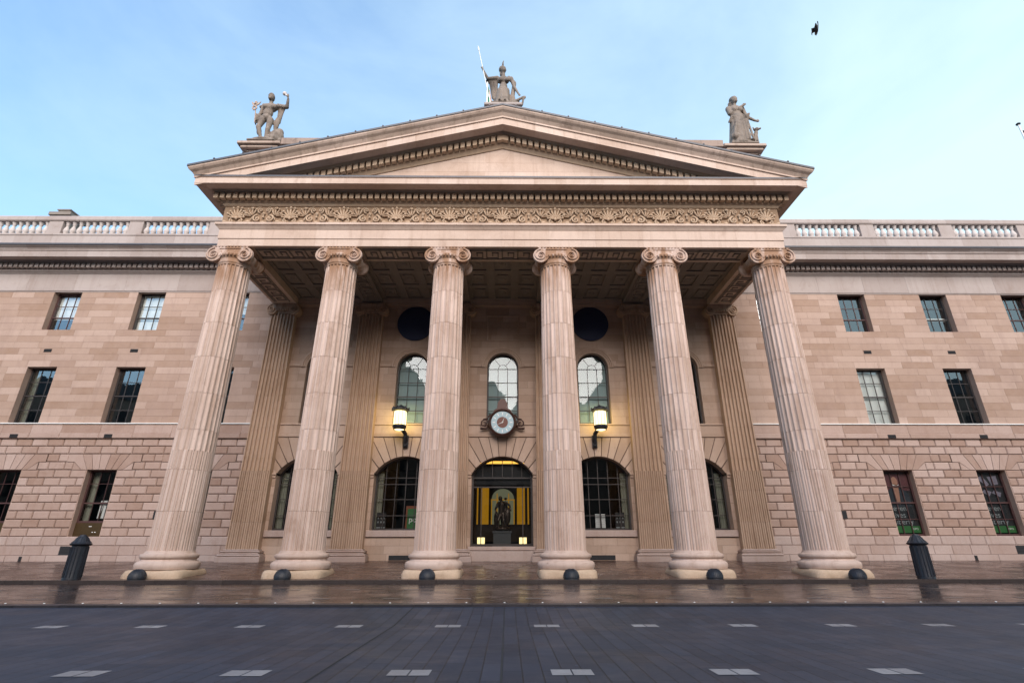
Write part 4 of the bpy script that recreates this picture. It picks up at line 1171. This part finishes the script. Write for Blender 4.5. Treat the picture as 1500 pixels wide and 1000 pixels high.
def centre_statue():
    P=empty('rooftop_statue',(-.02,-.42,CZ+.06)); P.scale=(.95,1,1.09); tag(P,'weathered statue of a robed woman holding a white spear at the pediment apex','statue','statues on the pediment')
    K=.00452; C=lambda px,py,y=0.0:(lambda q:(q[0],y,q[1]))(conv(450,845,0,K,px,py))
    b=MB()
    b.box(-.62,.78,-.31,.42,-.07,.03)
    head(b,C(458,365,-.05),.165,(.2,-1,.25)); b.cap(C(455,400),C(455,450),.085,.11)
    b.ell(C(440,340,.05),(.19,.20,.16)); b.cap(C(430,345,.08),C(425,400,.10),.09,.07)   # helmet and hair
    b.cap(C(435,320,.0),C(456,238,-.04),.035,.03); b.ell(C(448,280,.02),(.05,.13,.16))       # crest
    b.ell(C(455,500),(.33,.19,.22)); b.ell(C(455,590,.0),(.22,.18,.24)); b.ell(C(425,520,-.14),(.12,.1,.11)); b.ell(C(500,520,-.14),(.12,.1,.11))
    b.ell(C(455,660,.0),(.29,.22,.20))
    for i in range(15):
        a=2*PI*i/15; r0=.27;r1=.34+.03*math.sin(i*3)
        x0,_,z0=C(455,640); x1,_,z1=C(448,835)
        b.cap((x0+r0*math.cos(a),r0*.7*math.sin(a),z0),(x1+r1*math.cos(a)*.95,r1*.8*math.sin(a),z1),.065,.085,8)
    b.tube([C(455,600),C(450,830)],[.22,.27],14)
    b.cap(C(425,690,-.18),C(405,800,-.22),.12,.07)  # advanced knee
    for s_ in (-1,1): b.ell((s_*.14-.02,-.30,.05),(.07,.14,.05))
    # spear arm
    b.cap(C(385,470),C(272,492,-.05),.11,.085); b.cap(C(272,492,-.05),C(212,375,-.12),.08,.05); hand(b,C(206,358,-.13),(0,0,1),.05)
    # other arm to harp
    b.cap(C(548,478),C(580,590,-.02),.11,.08); b.cap(C(580,590,-.02),C(630,700,-.10),.075,.05); hand(b,C(638,718,-.12),(.3,0,-1),.05)
    # cloak
    for i in range(8):
        t=i/7; b.cap(C(300+80*t,520,.10+.05*math.sin(i*2.3)),C(325+55*t,700+90*t,.16+.04*math.sin(i*2.3)),.055,.035,8)
    b.cap(C(290,515,.06),C(390,500,.08),.075,.08); b.cap(C(520,455,.06),C(585,520,.08),.11,.10); b.cap(C(585,520,.08),C(560,700,.12),.10,.12); b.cap(C(560,700,.12),C(570,830,.12),.14,.18)
    # harp / shield leaning
    b.cap(C(540,830,-.1),C(690,745,-.1),.07,.06); b.cap(C(690,745,-.1),C(672,850,-.1),.055,.05); b.cap(C(620,850,-.05),C(560,850,-.05),.10,.10); b.ell(C(600,790,.02),(.2,.12,.17)); b.ell(C(703,748,-.1),(.06,.06,.09))
    remesh(b,'figure',Mt['statue'],.027,P)
    s=MB(); a=Vector(C(292,760,-.14)); c=Vector(C(160,110,-.14)); s.tube([a,c],.022,8); d=(c-a).normalized(); s.lathe([(.0,0),(.0,0)],3); s.tube([c,c+d*.10,c+d*.30],[.03,.05,.004],8); s.ell(c,(.04,.04,.04))
    s.build('spear',Mt['white'],P,True,auto=50)
centre_statue()
def right_statue():
    P=empty('rooftop_statue',(11.62,-.05,PZ+.10)); P.scale=(.95,1,1.085); tag(P,'weathered statue of a robed woman with a hound, right of the pediment','statue','statues on the pediment')
    K=.0043; C=lambda px,py,y=0.0:(lambda q:(q[0],y,q[1]))(conv(450,855,-.19,K,px,py))
    b=MB(); b.ell((.0,0,.0),(.72,.38,.07)); b.box(-.68,.72,-.33,.38,-.10,-.0)
    head(b,C(338,245,-.05),.20,(.45,-1,.05)); b.ell(C(330,222,.05),(.19,.21,.17)); b.cap(C(300,270,.10),C(305,310,.12),.10,.08); b.cap(C(345,285),C(350,330),.095,.12)
    b.ell(C(355,380),(.38,.24,.26)); b.ell(C(370,450,0),(.32,.23,.24)); b.ell(C(330,400,-.17),(.14,.1,.12)); b.ell(C(410,400,-.17),(.14,.1,.12))
    b.cap(C(272,360),C(285,440,-.08),.14,.11); b.cap(C(285,440,-.08),C(430,360,-.24),.10,.065); hand(b,C(438,352,-.25),(1,0,.4),.055)
    b.cap(C(440,350),C(490,470,-.03),.13,.10); b.cap(C(490,470,-.03),C(590,550,-.15),.09,.055); hand(b,C(612,556,-.17),(1,0,.1),.06,.2)
    for i in range(17):
        a=2*PI*i/17; x0,_,z0=C(395,500); x1,_,z1=C(420,850); r1=.44+.04*math.sin(i*2.7)
        b.cap((x0+.36*math.cos(a),.24*math.sin(a),z0),(x1+r1*math.cos(a),.32*math.sin(a),z1),.065,.08,8)
    b.tube([C(390,470),C(420,850)],[.31,.38],16)
    for i in range(5): b.cap(C(275+5*i,560-15*i,-.1-.03*i),C(500,480+14*i,-.28+.03*i),.05,.05,8)   # sash round waist
    for i in range(4): b.cap(C(400+25*i,560,-.30),C(430+40*i,830,-.34),.045,.06,8)
    b.ell(C(340,780,-.22),(.22,.2,.2)); b.cap(C(340,640,-.28),C(330,800,-.32),.10,.08)
    # hound sitting
    b.ell(C(585,800,-.05),(.17,.2,.16)); b.cap(C(590,790,-.05),C(600,710,-.12),.13,.10); b.ell(C(600,672,-.15),(.10,.14,.10)); b.cap(C(600,672,-.15),C(635,680,-.28),.07,.045); b.cap(C(578,665,-.1),C(568,625,-.08),.045,.03); b.cap(C(612,660,-.12),C(606,630,-.1),.035,.02)
    b.cap(C(600,740,-.18),C(612,845,-.24),.05,.04); b.cap(C(580,740,-.18),C(582,845,-.24),.05,.04); b.cap(C(620,840,0),C(700,835,.05),.04,.03)
    remesh(b,'figure',Mt['statue'],.028,P)
right_statue()
# ------------------------------------------------------------------ flagpoles
def flag(x,y,z0,z1,label,green=True,w=.5):
    P=empty('flagpole',(x,y,z0)); tag(P,label,'flagpole')
    mb=MB(); H=z1-z0; mb.lathe([(.09,0),(.05,H)],10); mb.build('pole',Mt['white'],P,True,auto=40)
    mb=MB(); mb.ell((0,0,H+.06),(.13,.13,.09)); mb.build('finial',Mt['iron'],P,True)
    mats=('flag','flagw','flago')
    for i in range(3):
        mb=MB(); vs=[];fs=[]
        for j in range(7):
            t=j/6
            for k in range(4):
                u=(i*3+k)/9
                vs.append((.06+w*u*(.25+.75*t),.08*math.sin(u*14+t*3),H-.35-2.6*t-u*.5))
        for j in range(6):
            for k in range(3): fs.append((j*4+k,j*4+k+1,(j+1)*4+k+1,(j+1)*4+k))
        mb.add(vs,fs); mb.build('flag_stripe',Mt[mats[i] if green else ('frame' if i==0 else 'flagw')],P,True)
flag(-1.15,6.0,17.6,29.85,'white flagpole with furled green flag behind the apex statue')
flag(33.45,6.0,17.2,26.4,'thin pale flagpole with dark furled flag at the far right edge',False,.35)
# ------------------------------------------------------------------ clock
P=empty('wall_clock',(0,W,6.57)); tag(P,'round bronze-cased clock with pale dial mounted on the wall above the entrance','clock')
mb=MB(); yf=-.52
mb.lathe([(.60,-.1),(.68,-.15),(.69,-.40),(.66,-.50),(.60,-.54),(.56,-.52),(.55,-.46)],48,(0,0,0),'y',cap=False); mb.lathe([(.56,-.47),(.56,-.40)],40,(0,0,0),'y')
crest=[(-.52,.36),(-.40,.62),(-.27,.70),(-.24,.95),(-.20,1.04),(-.17,1.06),(-.15,1.12),(-.07,1.18),(.07,1.18),(.15,1.12),(.17,1.06),(.20,1.04),(.24,.95),(.27,.70),(.40,.62),(.52,.36)]
mb.prism(crest[::-1],-.46,-.12); mb.box(-.2,.2,-.40,.0,-.15,.15); mb.box(-.35,.35,-.3,.0,-.60,-.2)
case=mb.build('clock_case',Mt['case'],P,True,auto=35)
mb=MB()
for s_ in (-1,1):
    pts=[];
    for i in range(30):
        t=i/29; a=R(180 if s_>0 else 0)+s_*-t*PI*2.6; r=.22*(1-.75*t); pts.append((s_*.88+r*math.cos(a),-.2,.0+r*math.sin(a)))
    mb.tube(pts,.033,8); mb.tube([(s_*.66,-.2,-.1),(s_*.8,-.2,-.24),(s_*1.08,-.2,-.26)],.05,8); mb.tube([(s_*.60,-.2,.45),(s_*.75,-.2,.25),(s_*.95,-.2,.2)],.04,8)
sb=mb; sb.box(-.7,.7,-.3,-.1,-.06,.06); sb.build('scroll_bracket',Mt['case'],P,True)
mb=MB(); mb.lathe([(.545,-.485),(.545,-.46)],48,(0,0,0),'y'); mb.build('dial',Mt['dial'],P)
mb=MB(); mb.lathe([(.27,-.495),(.27,-.484)],40,(0,0,0),'y'); mb.build('dial_centre',Mt['dialc'],P)
mb=MB()
for i in range(12):
    a=i*PI/6; c,s_=math.cos(a),math.sin(a); r0,r1,w=.36,.49,.022
    mb.add([((r0*s_-w*c),-.487,(r0*c+w*s_)),((r0*s_+w*c),-.487,(r0*c-w*s_)),((r1*s_+w*c),-.487,(r1*c-w*s_)),((r1*s_-w*c),-.487,(r1*c+w*s_))],[(0,1,2,3)])
mb.build('numerals',Mt['white'],P)
for nm,ang,l in (('hour_hand',22,.28),('minute_hand',242,.28)):
    a=R(ang); c,s_=math.cos(a),math.sin(a); mb=MB(); y=-.51 if nm=='hour_hand' else -.525; w=.018
    mb.prism([(-.05*s_-w*c,-.05*c+w*s_),(-.05*s_+w*c,-.05*c-w*s_),(l*s_,l*c)],y,y+.008); mb.build(nm,Mt['paper'],P)
# ------------------------------------------------------------------ lanterns
def lantern(x,label,s_):
    P=empty('wall_lantern',(x,4.72,6.36)); tag(P,label,'lantern','lanterns flanking the entrance')
    mb=MB(); n=24
    mb.lathe([(.22,.66),(.31,.68),(.40,.73),(.40,.79),(.34,.81),(.30,.86),(.24,.90),(.10,.95),(.02,1.0)],n)
    for i in range(8):
        a=2*PI*i/8; mb.box(.40*math.cos(a)-.03,.40*math.cos(a)+.03,.40*math.sin(a)-.03,.40*math.sin(a)+.03,.70,.86)
    mb.lathe([(.31,.0),(.33,-.04),(.33,-.10),(.29,-.16),(.27,-.22),(.24,-.22),(.24,-.02)],n,cap=False)
    for i in range(12):
        a=2*PI*i/12; mb.tube([(.315*math.cos(a),.315*math.sin(a),.0),(.315*math.cos(a),.315*math.sin(a),.68)],.009,5)
    fr=mb.build('lantern_frame',Mt['iron'],P,True,auto=40)
    mb=MB(); mb.lathe([(.295,.0),(.30,.10),(.30,.58),(.28,.66)],n); mb.build('lantern_glass',Mt['lampglass'],P,True)
    mb=MB(); mb.lathe([(.0,-.26),(.10,-.255),(.19,-.23),(.235,-.20)],16,cap=False); mb.build('lower_glass',Mt['lampglass'],P,True)
    mb=MB(); bx=-s_*.22
    mb.tube([(bx*.3,.05,-.20),(bx*.7,.25,-.22),(bx,.45,-.32),(bx,.55,-.50),(bx,.72,-.62)],[.07,.09,.10,.11,.12],10); mb.box(bx-.12,bx+.12,.66,.78,-.95,-.35); mb.ell((bx,.62,-.85),(.1,.1,.1)); mb.tube([(bx,.62,-.85),(bx,.40,-.62),(bx,.42,-.4)],.05,8)
    mb.build('wall_bracket',Mt['iron'],P,True,auto=45)
    L=bpy.data.lights.new('lantern_light','POINT'); L.energy=36; L.color=(1,.80,.24); L.shadow_soft_size=.25
    o=bpy.data.objects.new('lantern_light',L); COL.objects.link(o); o.parent=P; o.location=(0,-.02,.33)
    return P
lantern(-4.92,'lit black-framed wall lantern left of the clock, glowing yellow',-1)
lantern(4.72,'lit black-framed wall lantern right of the clock, glowing yellow',1)
for n_ in ('lantern_glass','lower_glass'):
    for o in [o for o in bpy.data.objects if o.name.startswith(n_)]: o.visible_shadow=False
# ------------------------------------------------------------------ bollards
def bollard(x,y,label):
    P=empty('bollard',(x,y,ground_z(y))); tag(P,label,'bollard','tall bollards on the pavement')
    mb=MB(); n=16
    mb.lathe([(.325,0),(.325,.06),(.315,.08),(.30,.9),(.295,.99),(.31,1.01)],n)
    for i in range(n):
        a=2*PI*i/n; mb.tube([(.316*math.cos(a),.316*math.sin(a),.08),(.297*math.cos(a),.297*math.sin(a),.97)],.024,6)
    mb.build('post',Mt['iron'],P,True,auto=30)
    mb=MB(); mb.lathe([(.31,1.01),(.37,1.03),(.385,1.05),(.385,1.07),(.34,1.085),(.27,1.14),(.21,1.22),(.14,1.28),(.12,1.30),(.11,1.33),(.0,1.345)],24)
    for i in range(12):
        a=2*PI*i/12; mb.tube([(.34*math.cos(a),.34*math.sin(a),1.09),(.27*math.cos(a),.27*math.sin(a),1.145),(.21*math.cos(a),.21*math.sin(a),1.225),(.14*math.cos(a),.14*math.sin(a),1.285)],.014,5)
    mb.build('cap',Mt['iron'],P,True,auto=40); P.scale=(.79,.79,1.02)
bollard(-13.78,-1.36,'tall black fluted bollard in front of the left wing'); bollard(13.93,-1.36,'tall black fluted bollard in front of the right wing')
dl=['farthest left low domed bollard, before the left corner column','low domed bollard before the second column from the left','low domed bollard before the column left of the entrance','low domed bollard before the column right of the entrance','low domed bollard before the fifth column from the left','farthest right low domed bollard, before the right corner column']
proto=None
for i in range(6):
    x=-11.69+4.675*i; y=-1.36
    if proto is None:
        P=empty('dome_bollard',(x,y,ground_z(y))); proto=P
        mb=MB(); mb.lathe([(.29,-.02),(.29,.02),(.285,.035)],28); mb.build('foot_ring',Mt['iron'],P,True,auto=40)
        mb=MB(); mb.lathe([(.29,.03),(.305,.04),(.305,.065),(.295,.11),(.27,.17),(.225,.235),(.16,.285),(.08,.312),(.0,.32)],36)
        for k in range(28):
            a=2*PI*k/28; mb.tube([(rr*math.cos(a),rr*math.sin(a),zz) for rr,zz in ((.297,.10),(.272,.17),(.227,.235),(.162,.285),(.09,.309))],.011,5)
        mb.build('dome',Mt['iron'],P,True,auto=40)
    else: P=copy_tree(proto,None,(x,y,ground_z(y)))
    P.scale=(.87,.87,1)
    tag(P,dl[i],'bollard','low domed bollards along the kerb')
# ------------------------------------------------------------------ bird
P=empty('flying_bird',(10.2,-8.0,16.5)); tag(P,'small dark bird flying high in the sky above the right wing','bird')
b=MB(); b.ell((0,0,0),(.07,.16,.08)); b.cap((0,-.13,.02),(0,-.20,.05),.05,.045); b.cap((0,.12,-.01),(0,.26,-.03),.05,.02); b.cap((0,-.24,.05),(0,-.29,.045),.015,.006)
body=remesh(b,'body',Mt['bird'],.012,P)
for s_ in (-1,1):
    mb=MB()
    rows=[(.05,-.09,.10,.03),(.13,-.12,.10,.14 if s_<0 else .06),(.17,-.08,.10,.22 if s_<0 else -.10),(.15 if s_<0 else .22,.02,.12,.26 if s_<0 else -.17)]
    vs=[];fs=[]
    for x,ya,yb,z in rows: vs+=[(s_*x,ya,z+.006),(s_*x,yb,z),(s_*x,(ya+yb)/2,z-.008)]
    for i in range(3):
        for j in range(3): fs.append((i*3+j,i*3+(j+1)%3,(i+1)*3+(j+1)%3,(i+1)*3+j))
    mb.add(vs,fs); mb.build('wing',Mt['bird'],P,True)
P.rotation_euler=(R(10),R(12),R(150)); P.scale=(.9,.9,.9)
# ------------------------------------------------------------------ terrace across the street (seen as reflections)
mb=MB(); x=-70
T=empty('facing_terrace',(0,-50,-.2)); tag(T,'row of dim stone buildings across the street, seen as reflections in the upper windows','building')
heights=[23,25,22.5,26,24]+[23,25,22.5,26,23.5,20.5,24,26.5,23,25]+[24,22,26,23,25]
wn=MB(); rf=MB()
for i,h in enumerate(heights):
    w=14.0; x0=-140+14*i
    mb.box(x0,x0+w-.02,-10,0,0,h); rf.box(x0,x0+w-.03,-9.8,.25,h,h+.5); rf.prism([(x0+.2,h+.5),(x0+w-.2,h+.5),(x0+w-2,h+3),(x0+2,h+3)],-9,-.6)
    for f in range(int(h/3.6)):
        for k in range(4): wn.box(x0+1.6+k*3.1,x0+2.9+k*3.1,0,.03,1+f*3.6,3.2+f*3.6)
mb.build('terrace_wall',Mt['face'],T); rf.build('terrace_roof',Mt['slate'],T); wn.build('terrace_windows',Mt['int'],T)
# ------------------------------------------------------------------ camera
cam=bpy.data.cameras.new('camera'); co=bpy.data.objects.new('camera',cam); COL.objects.link(co); sc.camera=co
cam.sensor_width=36; cam.lens=753.6233*36/1500; cam.clip_end=1500; cam.clip_start=.1
ti,yaw,roll=.3766,.0086,-.0009
fw=Vector((math.sin(yaw)*math.cos(ti),math.cos(yaw)*math.cos(ti),math.sin(ti)))
rt=Vector((math.cos(yaw),-math.sin(yaw),0)); up=rt.cross(fw)
r2=rt*math.cos(roll)-up*math.sin(roll)*-1; u2=r2.cross(fw)
M3=Matrix((r2,u2,-fw)).transposed(); co.matrix_world=Matrix.Translation((.258,-19.6835,1.0225))@M3.to_4x4()
# ------------------------------------------------------------------ light
SUN_EL,SUN_AZ=R(30),R(6)   # sun behind the camera, a little to the right
sd=Vector((math.sin(SUN_AZ)*math.cos(SUN_EL),-math.cos(SUN_AZ)*math.cos(SUN_EL),math.sin(SUN_EL)))
L=bpy.data.lights.new('sun','SUN'); L.energy=2.3; L.angle=R(46); L.color=(1,.85,.76)
so=bpy.data.objects.new('sun',L); COL.objects.link(so); so.rotation_euler=sd.to_track_quat('Z','Y').to_euler(); so.location=(0,-30,40)
w=bpy.data.worlds.new('World'); sc.world=w; w.use_nodes=True; nt=w.node_tree; nt.nodes.clear()
out=nt.nodes.new('ShaderNodeOutputWorld'); bg=nt.nodes.new('ShaderNodeBackground'); bg.inputs[1].default_value=.11
sky=nt.nodes.new('ShaderNodeTexSky'); sky.sky_type='NISHITA'; sky.sun_disc=False; sky.sun_elevation=SUN_EL; sky.sun_rotation=math.atan2(sd.x,sd.y)
sky.air_density=1.3; sky.dust_density=1.2; sky.ozone_density=1.5
tc=nt.nodes.new('ShaderNodeTexCoord'); mp=nt.nodes.new('ShaderNodeMapping'); mp.inputs['Scale'].default_value=(1.0,1.0,2.2)
nz=nt.nodes.new('ShaderNodeTexNoise'); nz.inputs['Scale'].default_value=1.6; nz.inputs['Detail'].default_value=6; nz.inputs['Roughness'].default_value=.55; nz.inputs['Distortion'].default_value=.5
sx=nt.nodes.new('ShaderNodeSeparateXYZ')
def lk(a,b): nt.links.new(a,b)
lk(tc.outputs['Generated'],mp.inputs[0]); lk(mp.outputs[0],nz.inputs['Vector']); lk(tc.outputs['Generated'],sx.inputs[0])
def mth(op,a,b,cl=False):
    q=nt.nodes.new('ShaderNodeMath'); q.operation=op; q.use_clamp=cl
    for i,v in ((0,a),(1,b)):
        if isinstance(v,bpy.types.NodeSocket): lk(v,q.inputs[i])
        else: q.inputs[i].default_value=v
    return q.outputs[0]
# thin high cloud: thicker to the right and towards the horizon
f=mth('ADD',mth('MULTIPLY',sx.outputs[0],.52),mth('MULTIPLY',mth('SUBTRACT',.62,sx.outputs[2]),.55))
f=mth('ADD',f,mth('MULTIPLY',mth('SUBTRACT',nz.outputs[0],.5),1.15)); f=mth('ADD',f,.57,True)
mx=nt.nodes.new('ShaderNodeMix'); mx.data_type='RGBA'; lk(f,mx.inputs[0]); tn=nt.nodes.new('ShaderNodeMix'); tn.data_type='RGBA'; tn.blend_type='MULTIPLY'; tn.inputs[0].default_value=1; tn.inputs[7].default_value=(.98,1.32,1.62,1); lk(sky.outputs[0],tn.inputs[6]); lk(tn.outputs[2],mx.inputs[6]); mx.inputs[7].default_value=(3.6,4.75,5.25,1)
lk(mx.outputs[2],bg.inputs[0]); lk(bg.outputs[0],out.inputs[0])
vs_=sc.view_settings; vs_.view_transform='Standard'; vs_.look='None'; vs_.gamma=1; vs_.exposure=1.06; vs_.use_curve_mapping=False
sc.cycles.max_bounces=6; sc.cycles.transparent_max_bounces=8; sc.cycles.sample_clamp_indirect=4; sc.cycles.use_denoising=True
